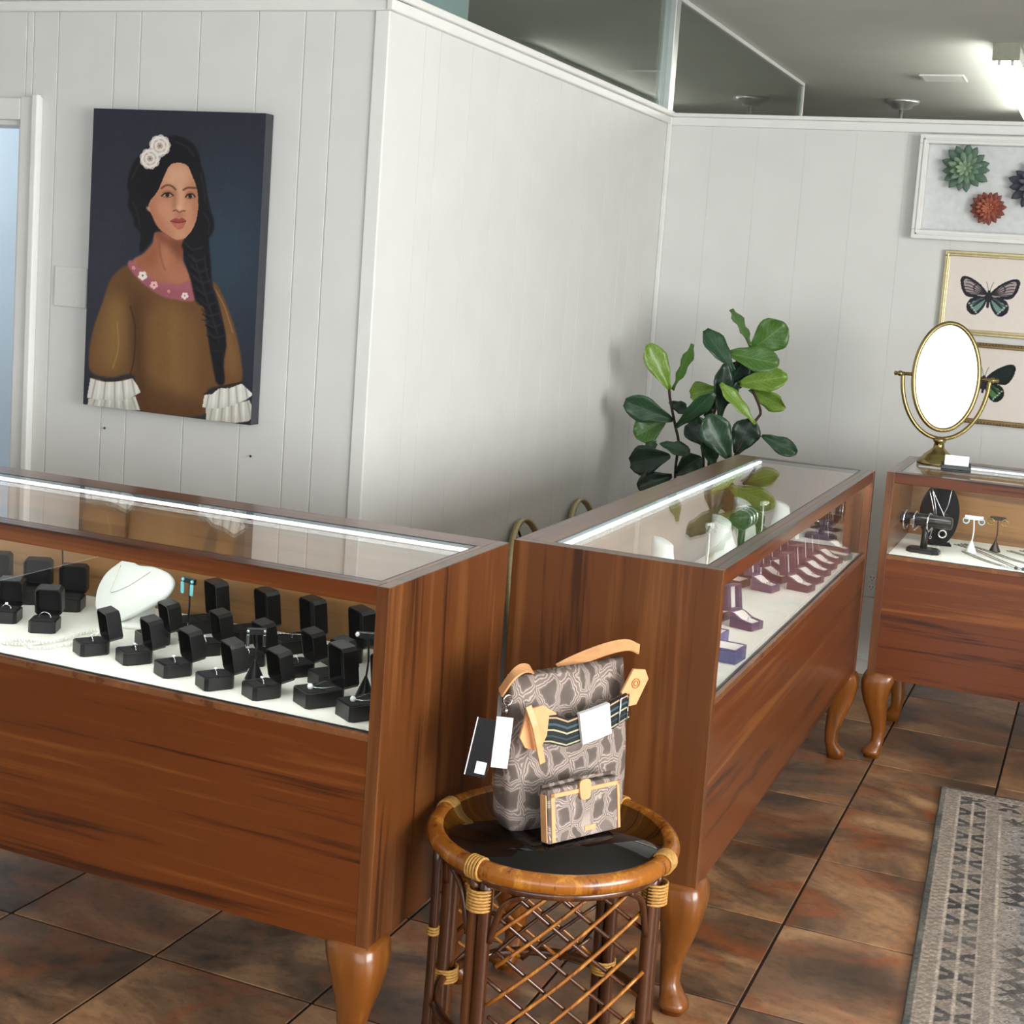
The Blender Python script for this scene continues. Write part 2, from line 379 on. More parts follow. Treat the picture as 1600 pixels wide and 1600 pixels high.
# ------------------------------------------------------------------ room shell
XW, YP, YB, ZT, ZC = -1.878, 3.484, 6.05, 2.285, 2.81     # side partition, painting wall, back wall, partition top, ceiling
XL, XR, YF, YE = -4.6, 3.7, -3.0, 12.5
fl = struct(MB().box(XL, XR, YF, YE, -0.06, -0.004).build('floor', MGROUT))
tw, td, gp = 0.410, 0.4655, 0.007
tme = MB().box(-tw/2 + gp/2, tw/2 - gp/2, -td/2 + gp/2, td/2 - gp/2, -0.004, 0.0, ch=0.0015).mesh('floor_tile'); tme.materials.append(MTILE)
gx0, gy0 = -0.615, 2.569
for i in range(-7, 5):
    for j in range(-4, 11):
        t = bpy.data.objects.new('floor_tile', tme); C.objects.link(t); t.parent = fl
        t.location = (gx0 + (i + 0.5) * tw, gy0 + (j + 0.5) * td, 0)
        if (i + j) % 2: t.rotation_euler = (0, 0, PI)
ce = struct(MB().box(XL, XR, YF, YE, ZC, ZC + 0.1).build('ceiling', MCEIL))
# painting wall: lath backing plus upright boards with v-grooves between them
wl = struct(MB().box(XL, -3.105, YP + 0.003, YP + 0.11, 1.93, ZT).box(-3.105, XW - 0.004, YP + 0.003, YP + 0.11, 0, ZT).build('wall_left', MW))
def board(x0, x1, z0, z1):
    g = 0.0016
    MB().box(x0 + g, x1 - g, YP, YP + 0.0031, z0, z1, ch=0.0012).build('wall_board', MW, wl)
edges = [-3.079, -2.986, -2.78, -2.689, -2.484, -2.29, -2.14, -2.047, -1.92]
board(-3.105, edges[0], 0, ZT)
for a, b in zip(edges[:-1], edges[1:]): board(a, b, 0, ZT)
for k in range(7): board(-3.105 - 0.2 * (k + 1), -3.105 - 0.2 * k, 1.93, ZT)
# side partition (faces the shop), boards along Y
wr = struct(MB().box(XW - 0.1, XW - 0.0015, YP + 0.004, YB, 0, ZT).build('wall_side', MW))
yb_ = [YP + 0.0, 3.70, 3.80, 4.02, 4.22, 4.45, 4.56, 4.763, 4.97, 5.087, 5.30, 5.52, 5.63, 5.84, YB]
for a, b in zip(yb_[:-1], yb_[1:]):
    MB().box(XW - 0.0016, XW, a + 0.0012, b - 0.0012, 0, ZT, ch=0.0006).build('wall_board', MW, wr)
# back wall
wb = struct(MB().box(XW - 0.1, 3.6, YB + 0.0012, YB + 0.11, 0, ZT).build('wall_back', MW))
xs_ = [XW, -1.68, -1.48, -1.28, -1.07, -0.865, -0.66, -0.46, -0.25, -0.04, 0.17, 0.38, 0.6]
for a, b in zip(xs_[:-1], xs_[1:]):
    MB().box(a + 0.0006, b - 0.0006, YB, YB + 0.0013, 0, ZT, ch=0.0004).build('wall_board', MW, wb)
# corner boards and trims
struct(MB().box(-1.92, XW, YP - 0.006, YP + 0.004, 0, ZT, ch=0.002).build('trim_1', MTRIM))
struct(MB().box(XW, XW + 0.02, YB - 0.02, YB, 0, ZT, ch=0.004).build('trim_2', MTRIM))
def crown(n, pts_dir):
    struct(pts_dir.build('trim_%d' % n, MTRIM))
crown(3, MB().box(XW - 0.004, XW + 0.016, YP - 0.02, YB, ZT - 0.035, ZT - 0.004, ch=0.004).box(XW - 0.1, XW + 0.028, YP - 0.03, YB, ZT - 0.004, ZT + 0.018, ch=0.004))
crown(4, MB().box(XW, 3.6, YB - 0.016, YB + 0.004, ZT - 0.040, ZT - 0.004, ch=0.004).box(XW, 3.6, YB - 0.028, YB + 0.1, ZT - 0.004, ZT + 0.012, ch=0.004))
crown(5, MB().box(XL, XW, YP - 0.016, YP + 0.004, ZT - 0.035, ZT - 0.004, ch=0.004).box(XL, XW + 0.02, YP - 0.028, YP + 0.11, ZT - 0.004, ZT + 0.018, ch=0.004))
struct(MB().box(XW, 3.6, YB - 0.014, YB, 0, 0.062, ch=0.003).box(XW, 3.6, YB - 0.02, YB, 0.062, 0.072, ch=0.003).build('baseboard_back', MTRIM))
struct(MB().box(XW, XW + 0.014, YP, YB, 0, 0.09, ch=0.003).build('baseboard_side', MTRIM))
struct(MB().box(-3.03, XW + 0.012, YP - 0.014, YP, 0, 0.09, ch=0.003).build('baseboard_left', MTRIM))
# doorway at far left: casing, jamb, and the small room beyond, walls tinted for bluish daylight
d1 = bpy.data.objects.new('door_1', None); C.objects.link(d1); struct(d1)
MB().box(-3.105, -3.035, YP - 0.02, YP, 0, 2.0, ch=0.004).build('casing', MTRIM, d1)
MB().box(-3.05, -3.028, YP - 0.035, YP - 0.015, 0, 2.005, ch=0.004).build('casing_bead', MTRIM, d1)
MB().box(-4.3, -3.105, YP - 0.02, YP, 1.93, 1.995, ch=0.004).build('casing', MTRIM, d1)
MB().box(-3.125, -3.105, YP, YP + 0.12, 0, 1.93, ch=0.003).build('jamb', MTRIM, d1)
MB().box(-4.3, -3.105, YP, YP + 0.12, 1.915, 1.935, ch=0.003).build('jamb', MTRIM, d1)
struct(MB().box(XL, -2.5, 5.2, 5.28, 0, ZC).build('wall_bluelit_room', MBLUE))
struct(MB().box(-2.58, -2.5, YP + 0.11, 5.2, 0, ZC).build('wall_light_divider', MBLUE))  # unseen divider added to block the bluish light from the clerestory glass
struct(MB().box(XL - 0.08, XL, YF, YE, 0, ZC).build('wall_far_left', MWALLDK))
struct(MB().box(XL, XR, YE, YE + 0.08, 0, ZC).build('wall_far', MWALLDK))
# shop-front side of the room (behind and right of the camera) with window openings
struct(MB().box(XR - 0.1, XR, YF, -1.2, 0, ZC).box(XR - 0.1, XR, 2.6, YE, 0, ZC).box(XR - 0.1, XR, -1.2, 2.6, 0, 0.5).box(XR - 0.1, XR, -1.2, 2.6, 2.55, ZC).build('wall_right', MWALLDK))
struct(MB().box(XL, -1.6, YF, YF + 0.1, 0, ZC).box(3.4, XR, YF, YF + 0.1, 0, ZC).box(-1.6, 3.4, YF, YF + 0.1, 0, 0.35).box(-1.6, 3.4, YF, YF + 0.1, 2.7, ZC).build('wall_front', MWALLDK))
for nm, horiz in (('window_1', False), ('window_2', True)):
    wn = bpy.data.objects.new(nm, None); C.objects.link(wn); struct(wn)
    a0_, a1_, z0_, z1_, c_ = (-1.2, 2.6, 0.5, 2.55, XR - 0.05) if not horiz else (-1.6, 3.4, 0.35, 2.7, YF + 0.05)
    bx_ = (lambda b, p, q, u, v, h: b.box(c_ - h, c_ + h, p, q, u, v)) if not horiz else (lambda b, p, q, u, v, h: b.box(p, q, c_ - h, c_ + h, u, v))
    for k in range(4): bx_(MB(), a0_ + (a1_ - a0_) * k / 3 - .03 * (k > 0), a0_ + (a1_ - a0_) * k / 3 + .03 * (k < 3), z0_, z1_, .025).build('window_mullion', MCHR, wn)
    for zz in (z0_, z1_ - .05): bx_(MB(), a0_, a1_, zz, zz + .05, .025).build('window_rail', MCHR, wn)
    for k in range(3): bx_(MB(), a0_ + (a1_ - a0_) * k / 3 + .03, a0_ + (a1_ - a0_) * (k + 1) / 3 - .03, z0_ + .05, z1_ - .05, .003).build('window_pane', GL, wn)
# glass above the side partition, up to the ceiling, with its posts and tracks
gp_ = thing('glass_partition', 'greenish clerestory glass running from partition top to ceiling', 'glass partition', (XW - 0.03, YP, ZT + 0.018))
gz = ZC - ZT - 0.018
for (a, b) in ((0.0, 2.545), (2.62, 5.30)):
    MB().box(-0.005, 0.005, a, b, 0.012, gz - 0.02).build('glass_pane', GLP, gp_)
MB().box(-0.012, 0.012, 0, 5.31, 0, 0.012, ch=0.002).build('bottom_track', MCHR, gp_)
MB().box(-0.014, 0.014, 0, 5.31, gz - 0.02, gz - 0.001, ch=0.002).build('top_track', MTRIM, gp_)
MB().box(-0.03, 0.03, 2.55, 2.615, 0, gz - 0.001, ch=0.004).build('post', MCHR, gp_)
MB().box(-0.012, 0.012, 5.30, 5.322, 0, gz - 0.001, ch=0.003).build('end_post', MTRIM, gp_)
# wall below the far part of that glass
struct(MB().box(XW - 0.1, XW, YB + 0.11, 8.8, 0, ZT).build('wall_side_far', MWALLDK))

# ------------------------------------------------------------------ ceiling fittings
def fixture(loc, label, L=2.6):
    t = thing('fluorescent_fixture', label, 'ceiling light', loc)
    MB().box(-0.055, 0.055, 0, L, -0.065, 0, ch=0.004).build('housing', MTRIM, t)
    MB().box(-0.062, 0.062, -0.012, 0.004, -0.085, 0, ch=0.003).build('end_plate', flat('fixture_end_enamel', '#a9aa98', 0.5), t)
    MB().box(-0.062, 0.062, L - 0.004, L + 0.012, -0.085, 0, ch=0.003).build('end_plate', MTRIM, t)
    for s in (-0.03, 0.03):
        MB().lathe([(0.017, 0.02), (0.017, L - 0.02)], 12, Matrix.Translation((s, 0, -0.092)) @ Matrix.Rotation(-PI/2, 4, 'X')).build('tube', MTUBE, t)
        MB().box(s - 0.008, s + 0.008, 0.004, 0.03, -0.105, -0.065, ch=0.002).build('socket', MTRIM, t)
    return t
fixture((-0.63, 7.30, ZC), 'bare twin tube fluorescent light on the ceiling beyond back wall')
fixture((0.9, 7.30, ZC), 'added twin tube light, out of view at right, to brighten the ceiling')  # unseen fixture added to brighten the ceiling beyond the back wall
fixture((2.2, 6.9, ZC), 'added twin tube light, out of view at far right, for ambient light')  # another added fixture out of view, keeps up the ambient light
fixture((0.25, 9.9, ZC), 'added twin tube light, out of view farthest back, brightening the far area', 2.3)  # added out of view to lighten the far end
t = thing('ceiling_vent', 'small white ceiling air vent left of the fluorescent light', 'vent', (-1.05, 8.45, ZC))
MB().box(-0.12, 0.12, -0.11, -0.095, -0.012, 0, ch=0.003).box(-0.12, 0.12, 0.095, 0.11, -0.012, 0, ch=0.003).box(-0.12, -0.105, -0.095, 0.095, -0.012, 0, ch=0.003).box(0.105, 0.12, -0.095, 0.095, -0.012, 0, ch=0.003).build('frame', MTRIM, t)
MB().box(-0.105, 0.105, -0.095, 0.095, -0.004, -0.001).build('duct', MBLKC, t)
for k in range(5):
    MB().box(-0.104, 0.104, -0.009, 0.009, -0.0008, 0.0008, Matrix.Translation((0, -0.075 + 0.037 * k, -0.009)) @ Matrix.Rotation(-0.5, 4, 'X')).build('slat', MTRIM, t)
t = thing('pendant_lamp', 'grey pendant lamp canopy with thin rod hanging beyond back wall', 'ceiling light', (-1.42, 9.5, ZC))
MB().lathe([(0.11, 0), (0.105, -0.018), (0.075, -0.03), (0.06, -0.05), (0.02, -0.06)], 20).build('canopy', MCHR, t)
MB().lathe([(0.012, -0.05), (0.012, -0.62)], 8).build('rod', MCHR, t)
MB().lathe([(0.03, -0.60), (0.16, -0.74), (0.17, -0.80)], 20, cap=False).build('shade', MCHR, t)

# ------------------------------------------------------------------ display cases
ZB, ZO, ZR = 0.300, 0.715, 0.963       # bottom, deck, underside of the top rail
def leg_mesh():
    prof = [(0.305, -0.002, 0.050), (0.296, 0.0, 0.053), (0.272, 0.006, 0.0525), (0.24, 0.010, 0.046), (0.20, 0.008, 0.039), (0.15, -0.001, 0.031), (0.10, -0.010, 0.0235), (0.06, -0.010, 0.021), (0.042, -0.002, 0.025), (0.028, 0.006, 0.031), (0.016, 0.008, 0.032), (0.014, 0.006, 0.027), (0.0, 0.005, 0.024)]
    secs = []
    for z, off, h in prof:
        s = []
        for k in range(16):
            a = 2 * PI * k / 16 + PI / 16; ca, sa = math.cos(a), math.sin(a); p = 3.0 + 9.0 * max(0.0, (z - 0.16) / 0.145)
            r = h / ((abs(ca) ** p + abs(sa) ** p) ** (1 / p))
            s.append((r * ca - off, r * sa - off, z))
        secs.append(s)
    return MB().loft(secs[::-1]).mesh('leg')
LEG = leg_mesh(); LEG.materials.append(WLEG)
def display_case(label, loc, rz, L, D, ZB=0.300):
    t = thing('display_case', label, 'display case', loc, rz, 'walnut jewelry display cases')
    e = 0.026
    for x0, x1 in ((0, e), (L - e, L)):
        MB().box(x0, x1, 0, D, ZB, 0.9995, ch=0.0012).build('end_panel', WZ, t)
    MB().box(e, L - e, 0.001, 0.02, ZB, ZO - 0.012, ch=0.001).build('front_panel', WX, t)
    MB().box(e, L - e, 0.02, D - 0.02, ZB, ZB + 0.018).build('bottom_panel', WX, t)
    MB().box(e, L - e, 0.001, 0.022, ZR, 0.9995, ch=0.001).build('front_rail', WX, t)
    MB().box(e, L - e, 0.022, 0.042, ZR + 0.018, 0.9995, ch=0.001).build('top_lip', WX, t)
    MB().box(e, L - e, D - 0.082, D, 0.972, 0.9995, ch=0.001).build('back_rail', WX, t)
    MB().box(e, e + 0.012, 0.042, D - 0.082, 0.978, 0.9993).build('side_lip', WY, t)
    MB().box(L - e - 0.012, L - e, 0.042, D - 0.082, 0.978, 0.9993).build('side_lip', WY, t)
    MB().box(e, L - e, 0.020, D - 0.03, ZO - 0.012, ZO, ch=0.001).build('deck', MDECK, t)
    MB().box(e, L - e, 0.0015, 0.012, ZO - 0.012, ZO + 0.002, ch=0.001).build('sill_strip', WY, t)
    MB().box(e, L - e, 0.012, 0.019, ZO - 0.004, ZO + 0.003).build('glass_track', MDARK, t)
    # sliding back doors
    n = 2; wd = (L - 2 * e) / n
    for k in range(n):
        MB().box(e + k * wd - (0.02 if k else 0), e + (k + 1) * wd, D - 0.03 + 0.012 * k, D - 0.02 + 0.012 * k, ZB, 0.972, ch=0.001).build('back_door', WB, t)
    MB().box(e, L - e, 0.013, 0.0175, ZO + 0.003, ZR + 0.005).build('front_glass', GL, t)
    MB().box(e + 0.012, L - e - 0.012, 0.042, D - 0.082, 0.9925, 0.9985).build('top_glass', GLT, t)
    for a in ((e + 0.012, L - e - 0.012, 0.042, 0.0445), (e + 0.012, L - e - 0.012, D - 0.0845, D - 0.082), (e + 0.012, e + 0.0145, 0.042, D - 0.082), (L - e - 0.0145, L - e - 0.012, 0.042, D - 0.082)):
        MB().box(*a, 0.985, 0.9995).build('gasket', MDARK, t)
    MB().box(e + 0.02, L - e - 0.02, D - 0.098, D - 0.086, 0.985, 0.991, ch=0.001).build('led_strip', MLED, t)
    MB().box(e + 0.02, L - e - 0.02, 0.0245, 0.036, 0.970, 0.980, ch=0.002).build('led_strip', MLED2, t)
    g = 0.042
    for (x, y, r) in ((g, g, 0), (L - g, g, PI/2), (L - g, D - g, PI), (g, D - g, -PI/2)):
        o = bpy.data.objects.new('leg', LEG); C.objects.link(o); o.parent = t; o.location = (x, y, 0); o.rotation_euler = (0, 0, r)
    return t
C1 = display_case('walnut glass-top display case full of open black ring boxes', (-3.172, 2.30, 0), 0, 2.0, 0.560)
C2 = display_case('walnut glass-top display case with plum boxes, beside the rattan table', (-0.702, 2.900, 0), PI/2, 2.02, 0.476)
C3 = display_case('walnut glass-top display case carrying the oval vanity mirror', (-0.665, 4.93, 0), 0, 1.9, 0.562, 0.290)

# ------------------------------------------------------------------ ring boxes
def chamf(w, d, c): 
    return [(-w/2 + c, -d/2), (w/2 - c, -d/2), (w/2, -d/2 + c), (w/2, d/2 - c), (w/2 - c, d/2), (-w/2 + c, d/2), (-w/2, d/2 - c), (-w/2, -d/2 + c)]
def black_box(w, d, hb, hl, ang, lab='x'):
    t = thing('ring_box', lab, 'jewelry box')
    MB().tray(chamf(w, d, 0.007), chamf(w - 0.008, d - 0.008, 0.005), 0, hb, hb - 0.005).build('base', MBLK, t)
    MB().box(-w/2 + 0.005, w/2 - 0.005, -d/2 + 0.005, -0.001, hb - 0.0052, hb + 0.001, ch=0.001).box(-w/2 + 0.005, w/2 - 0.005, 0.001, d/2 - 0.005, hb - 0.0052, hb + 0.001, ch=0.001).build('cushion', MVEL, t)
    m = Matrix.Translation((0, d/2 - 0.002, hb + 0.001)) @ Matrix.Rotation(-ang, 4, 'X') @ Matrix.Translation((0, -d/2 + 0.002, hl)) @ Matrix.Rotation(PI, 4, 'Y')
    l = MB().tray(chamf(w, d, 0.007), chamf(w - 0.006, d - 0.006, 0.005), 0, hl, 0.004, m).build('lid', MBLK, t)
    MB().prism(chamf(w - 0.0065, d - 0.0065, 0.005), 0.0041, 0.006, m).build('lining', MVEL, l)
    return t
Zd = ZO + 0.0005
smallb = black_box(0.060, 0.064, 0.026, 0.030, math.radians(80)); bigb = black_box(0.068, 0.084, 0.030, 0.032, math.radians(84)); widb = black_box(0.066, 0.070, 0.028, 0.026, math.radians(84))
us, ub, uw = [], [], []
ordn = ['first', 'second', 'third', 'fourth', 'fifth', 'sixth', 'seventh', 'eighth', 'ninth', 'tenth']
H1 = math.radians(240 + 90)          # local -y (front) turned to face heading 240 deg
front = [(-1.946, 2.436), (-1.834, 2.436), (-1.716, 2.411), (-1.599, 2.389), (-1.490, 2.392)]
mid = [(-1.888, 2.571), (-1.755, 2.575), (-1.633, 2.558), (-1.514, 2.562), (-1.427, 2.540)]
GB = 'open black boxes in the first display case'
for i, (x, y) in enumerate(front):
    place(smallb, us, (x, y, Zd), H1 + random.uniform(-.06, .06), 'open black ring box, %s from left in front row along the glass' % ordn[i], GB)
for i, (x, y) in enumerate(mid):
    place(smallb, us, (x, y, Zd), H1 + random.uniform(-.06, .06), 'open black ring box, %s from left in the middle row' % ordn[i], GB)
for (x, y), lab in (((-1.375, 2.419), 'large open black pendant box with necklace, left of the corner one'), ((-1.267, 2.398), 'large open black pendant box cut off by the case corner'),
                    ((-1.741, 2.716), 'tall open black box at the back behind the hoop earrings'), ((-1.616, 2.711), 'tall open black box at the back holding a bracelet'), ((-1.487, 2.700), 'tall open black box at the back right by the case corner'), ((-1.877, 2.714), 'tall open black box at the back under the pearl earring stand')):
    place(bigb, ub, (x, y, Zd), H1 + random.uniform(-.05, .05), lab, GB)
H2 = math.radians(297 + 90)
for (x, y), lab in (((-2.333, 2.699), 'open black box at the back left under the pearl studs'), ((-2.226, 2.700), 'open empty black box at the back beside the white bust'), ((-2.450, 2.690), 'open black box at the back cut off by left picture edge')):
    place(widb, uw, (x, y, Zd), H2, lab, GB)
for (x, y), lab in (((-2.262, 2.529), 'open black ring box with white stone at left picture edge'), ((-2.141, 2.517), 'open black ring box facing the viewer with a large silver band')):
    place(smallb, us, (x, y, Zd), H2, lab, GB)
# rings: each in the slit of a box cushion
def ring(label, loc, rz, R=0.0085, stone=True):
    t = thing('ring', label, 'ring', loc, rz, 'rings in the black boxes')
    MB().torus((0, 0, 0), R, 0.0011, 18, 6, Matrix.Rotation(PI/2, 4, 'X')).build('band', MSIL, t)
    if stone: MB().lathe([(0.0005, -0.003), (0.0042, 0.001), (0.003, 0.003)], 8, Matrix.Translation((0, 0, R + 0.002))).build('stone', MSTONE, t)
    return t
for i, (x, y) in enumerate(front): ring('small diamond ring standing in %s front row box from left' % ordn[i], (x, y, Zd + 0.0265), H1)
for i, (x, y) in enumerate(mid[:4]): ring('small diamond ring standing in %s middle row box from left' % ordn[i], (x, y, Zd + 0.0265), H1)
ring('plain silver band standing in box facing the viewer', (-2.141, 2.517, Zd + 0.028), H2, 0.013, False)
ring('white stone ring in box at left picture edge', (-2.262, 2.529, Zd + 0.027), H2, 0.010)
# pendants lying in the two big boxes
for (x, y), lab in (((-1.375, 2.419), 'silver pendant on fine chain in the large black box'), ((-1.267, 2.398), 'silver pendant on fine chain in the corner box')):
    t = thing('pendant_necklace', lab, 'necklace', (x, y, Zd + 0.0315), H1)
    MB().sphere((0, -0.02, 0.004), 0.0065, 8, 5).build('pendant', MSTONE, t)
    MB().tube(smooth_open([(0, -0.02, 0.003), (-0.012, 0.005, 0.002), (-0.02, 0.03, 0.004)]), 0.0009, 5).tube(smooth_open([(0, -0.02, 0.003), (0.014, 0.0, 0.002), (0.022, 0.028, 0.004)]), 0.0009, 5).build('chain', MSIL, t)
t = thing('bracelet', 'fine silver bracelet lying across an open black box', 'bracelet', (-1.616, 2.711, Zd + 0.0315), H1)
MB().tube(smooth_open([(-0.025, -0.02, 0.002), (-0.005, 0.0, 0.003), (0.02, -0.012, 0.002)]), 0.0014, 6).tube(smooth_open([(-0.005, 0.0, 0.003), (0.004, 0.02, 0.003)] + [(0.018, 0.028, 0.003)]), 0.0012, 6).build('chain', MSIL, t)

# ------------------------------------------------------------------ white necklace board, pearls, earring stands (first case)
t = thing('necklace_display', 'white leatherette necklace display board on round stand', 'jewelry stand', (-2.02, 2.665, Zd), math.radians(-8))
out = smooth_closed([(-0.045, 0.135), (0.0, 0.128), (0.045, 0.132), (0.088, 0.125), (0.108, 0.105), (0.098, 0.07), (0.055, 0.03), (0.0, -0.004), (-0.045, -0.014), (-0.088, 0.008), (-0.108, 0.05), (-0.10, 0.09), (-0.072, 0.118)], 5)
tl = Matrix.Translation((0, -0.035, 0.022)) @ Matrix.Rotation(math.radians(-24), 4, 'X')
n = len(out); secs = []
for k, (s, dy) in enumerate(((0.93, -0.004), (1.0, 0.002), (1.0, 0.010), (0.93, 0.014))):
    secs.append([tl @ Vector((x * s, dy + 0.9 * x * x, (z - 0.06) * s + 0.06)) for x, z in out])
bd = MB(); bd.loft(secs, True); bd.build('board', MBUST, t)
MB().lathe([(0.052, 0), (0.052, 0.008), (0.046, 0.012), (0.036, 0.013), (0.034, 0.055), (0.02, 0.075)], 24, Matrix.Translation((0.005, 0.022, 0))).build('foot', MBUST, t)
t = thing('fine_necklace', 'thin silver chain with tiny drop on the white display board', 'necklace', (-2.02, 2.665, Zd), math.radians(-8))
MB().tube([tl @ Vector(p) for p in smooth_open([(-0.042, -0.009, 0.118), (-0.046, -0.009, 0.07), (-0.043, -0.009, 0.052), (0.0, -0.008, 0.075), (0.05, -0.008, 0.118)])], 0.0007, 4).build('chain', MGOLD, t)
MB().sphere(tl @ Vector((-0.043, -0.010, 0.050)), 0.0024, 8, 5).build('drop', MSTONE, t)
def strand(label, pts, r=0.0038):
    P = [Vector(p) for p in smooth_closed(pts, 14)]; b = MB(); acc = 1e9; last = None
    for p in P:
        if last is None or (p - last).length >= r * 1.75: b.sphere(p, r, 7, 5); last = p
    tag(b.build('pearl_necklace', MPEARL), label, 'necklace', 'pearl strands lying on the deck')
zp = Zd + 0.0042
strand('short looped pearl bracelet at left front of the deck', [(-2.125, 2.372, zp), (-2.085, 2.392, zp), (-2.07, 2.418, zp), (-2.10, 2.418, zp), (-2.135, 2.392, zp)])
strand('long looped pearl necklace in front of the white display board', [(-2.060, 2.380, zp), (-2.028, 2.405, zp), (-2.012, 2.47, zp), (-2.018, 2.545, zp), (-2.043, 2.575, zp), (-2.046, 2.53, zp), (-2.052, 2.45, zp), (-2.075, 2.40, zp)])
def earring_T(label, loc, rz, h, w, mat, studs, smat=MPEARL, sr=0.006, conemat=None):
    t = thing('earring_stand', label, 'earring stand', loc, rz)
    MB().lathe([(0.020, 0), (0.019, 0.004), (0.004, 0.038), (0.0025, 0.042)], 16).build('base_cone', conemat or mat, t)
    MB().tube(smooth_open([(0, 0, 0.036), (0.003, 0, h * 0.6), (0, 0, h)]), 0.0022, 8).build('stem', mat, t)
    MB().box(-w/2, w/2, -0.004, 0.004, h - 0.006, h + 0.008, ch=0.002).build('bar', mat, t)
    g = thing('earrings', 'pair of earrings on the ' + label, 'earrings', loc, rz)
    for s in (-1, 1):
        studs(MB(), s * w * 0.42, h, sr).build('earring', smat, g)
    return t
stud = lambda b, x, h, r: b.sphere((x, -0.006, h + 0.003), r, 10, 6)
def drop(b, x, h, r): return b.torus((0, 0, 0), r, 0.0022, 16, 6, Matrix.Translation((x, -0.007, h - r)) @ Matrix.Rotation(PI/2, 4, 'X'))
def slab(b, x, h, r): return b.box(x - r * 0.6, x + r * 0.6, -0.009, -0.004, h - 0.03, h - 0.004, ch=0.002).sphere((x, -0.006, h + 0.002), 0.004, 8, 5)
earring_T('black bar stand with round pearl studs at back left', (-2.288, 2.742, Zd), math.radians(20), 0.142, 0.085, MBLKM, stud, sr=0.0075)
earring_T('black curved stand with aqua drop earrings at the back', (-1.845, 2.640, Zd), math.radians(-20), 0.135, 0.042, MBLKM, slab, flat('aqua_stone', '#7fd0d6', 0.15), 0.008)
earring_T('short black cone stand with twisted silver hoops', (-1.563, 2.479, Zd), math.radians(35), 0.100, 0.040, MBLKM, slab, MSIL, 0.006)
earring_T('black cone stand with pearl studs near the case corner', (-1.320, 2.510, Zd), math.radians(20), 0.125, 0.05, MBLKM, stud, sr=0.005)
# second white bust hidden behind the case corner
def bust(label, loc, rz, s=1.0):
    t = thing('necklace_bust', label, 'jewelry stand', loc, rz, 'white necklace busts')
    secs = []
    for z, rx, ry, off, tilt in ((0, .070, .036, 0, 0), (.012, .078, .042, 0, 0), (.05, .082, .046, .002, 0), (.085, .070, .045, .004, 0), (.11, .048, .038, .006, 0), (.128, .033, .033, .008, .0), (.155, .030, .030, .009, .1), (.172, .031, .031, .01, .35), (.176, .024, .024, .01, .35)):
        secs.append([(rx * s * math.cos(2*PI*k/24), (ry * math.sin(2*PI*k/24) + off) * s, (z + tilt * ry * math.sin(2*PI*k/24)) * s) for k in range(24)])
    MB().loft(secs).build('body', MBUST, t); return t
bust('white necklace bust half hidden behind the case corner post', (-1.292, 2.630, Zd), math.radians(-50), 0.95)

# ------------------------------------------------------------------ second case: plum boxes, busts, stands
def plum_box(mat, lab='x', ang=98, lid=True):
    t = thing('ring_box', lab, 'jewelry box'); w, d = 0.056, 0.066
    prof = [(-d/2, 0), (d/2, 0), (d/2, 0.040), (d/2 - 0.012, 0.037), (0.0, 0.026), (-d/2, 0.021)]
    for x0, x1 in ((-w/2, -w/2 + 0.004), (w/2 - 0.004, w/2)):
        MB().add([(x, y, z) for x in (x0, x1) for y, z in prof], [(5, 4, 3, 2, 1, 0), (6, 7, 8, 9, 10, 11)] + [(i, (i + 1) % 6, 6 + (i + 1) % 6, 6 + i) for i in range(6)]).build('side', mat, t)
    MB().box(-w/2 + .004, w/2 - .004, -d/2, -d/2 + .004, 0, .021).box(-w/2 + .004, w/2 - .004, d/2 - .004, d/2, 0, .040).box(-w/2 + .004, w/2 - .004, -d/2 + .004, d/2 - .004, 0, .006).build('base', mat, t)
    pp = [(-d/2 + .004, .006), (d/2 - .004, .006), (d/2 - .004, .038), (d/2 - .014, .0345), (0, .0215), (-d/2 + .004, .017)]
    MB().add([(x, y, z) for x in (-w/2 + .0042, w/2 - .0042) for y, z in pp], [(5, 4, 3, 2, 1, 0), (6, 7, 8, 9, 10, 11)] + [(i, (i + 1) % 6, 6 + (i + 1) % 6, 6 + i) for i in range(6)]).build('pad', MPAD, t)
    if lid:
        m = Matrix.Translation((0, d/2 - 0.001, 0.041)) @ Matrix.Rotation(-math.radians(ang), 4, 'X') @ Matrix.Translation((0, -d/2 + 0.001, 0.026)) @ Matrix.Rotation(PI, 4, 'Y')
        l = MB().tray(chamf(w, d, 0.001), chamf(w - 0.007, d - 0.007, 0.001), 0, 0.026, 0.004, m).build('lid', mat, t)
        MB().prism(chamf(w - 0.0075, d - 0.0075, 0.001), 0.0041, 0.007, m).build('lining', MPAD, l)
    MB().torus((0, 0, 0), 0.008, 0.0013, 14, 6, Matrix.Translation((0, -0.008, 0.024)) @ Matrix.Rotation(PI/2, 4, 'X')).build('ring_clip', MSIL, t)
    return t
HX = math.radians(90 - 12)       # front (local -y) faces +X, turned a little to the viewer
pp1 = plum_box(MPUR); pp2 = plum_box(MPUR2); pu1, pu2 = [], []
GP = 'open plum boxes in the second display case'
place(pp2, pu2, (-0.800, 3.600, Zd), HX - 0.1, 'open plum ring box standing alone near the front corner', GP)
rowA = [(-0.774, 4.165), (-0.774, 4.300), (-0.776, 4.425), (-0.778, 4.545), (-0.780, 4.655)]
for i, (x, y) in enumerate(rowA): place(pp1, pu1, (x, y, Zd), HX, 'open plum ring box, %s of the front row along the glass' % ordn[i], GP)
rowB = [(-0.862, 4.085), (-0.866, 4.235), (-0.868, 4.365), (-0.870, 4.490), (-0.872, 4.61)]
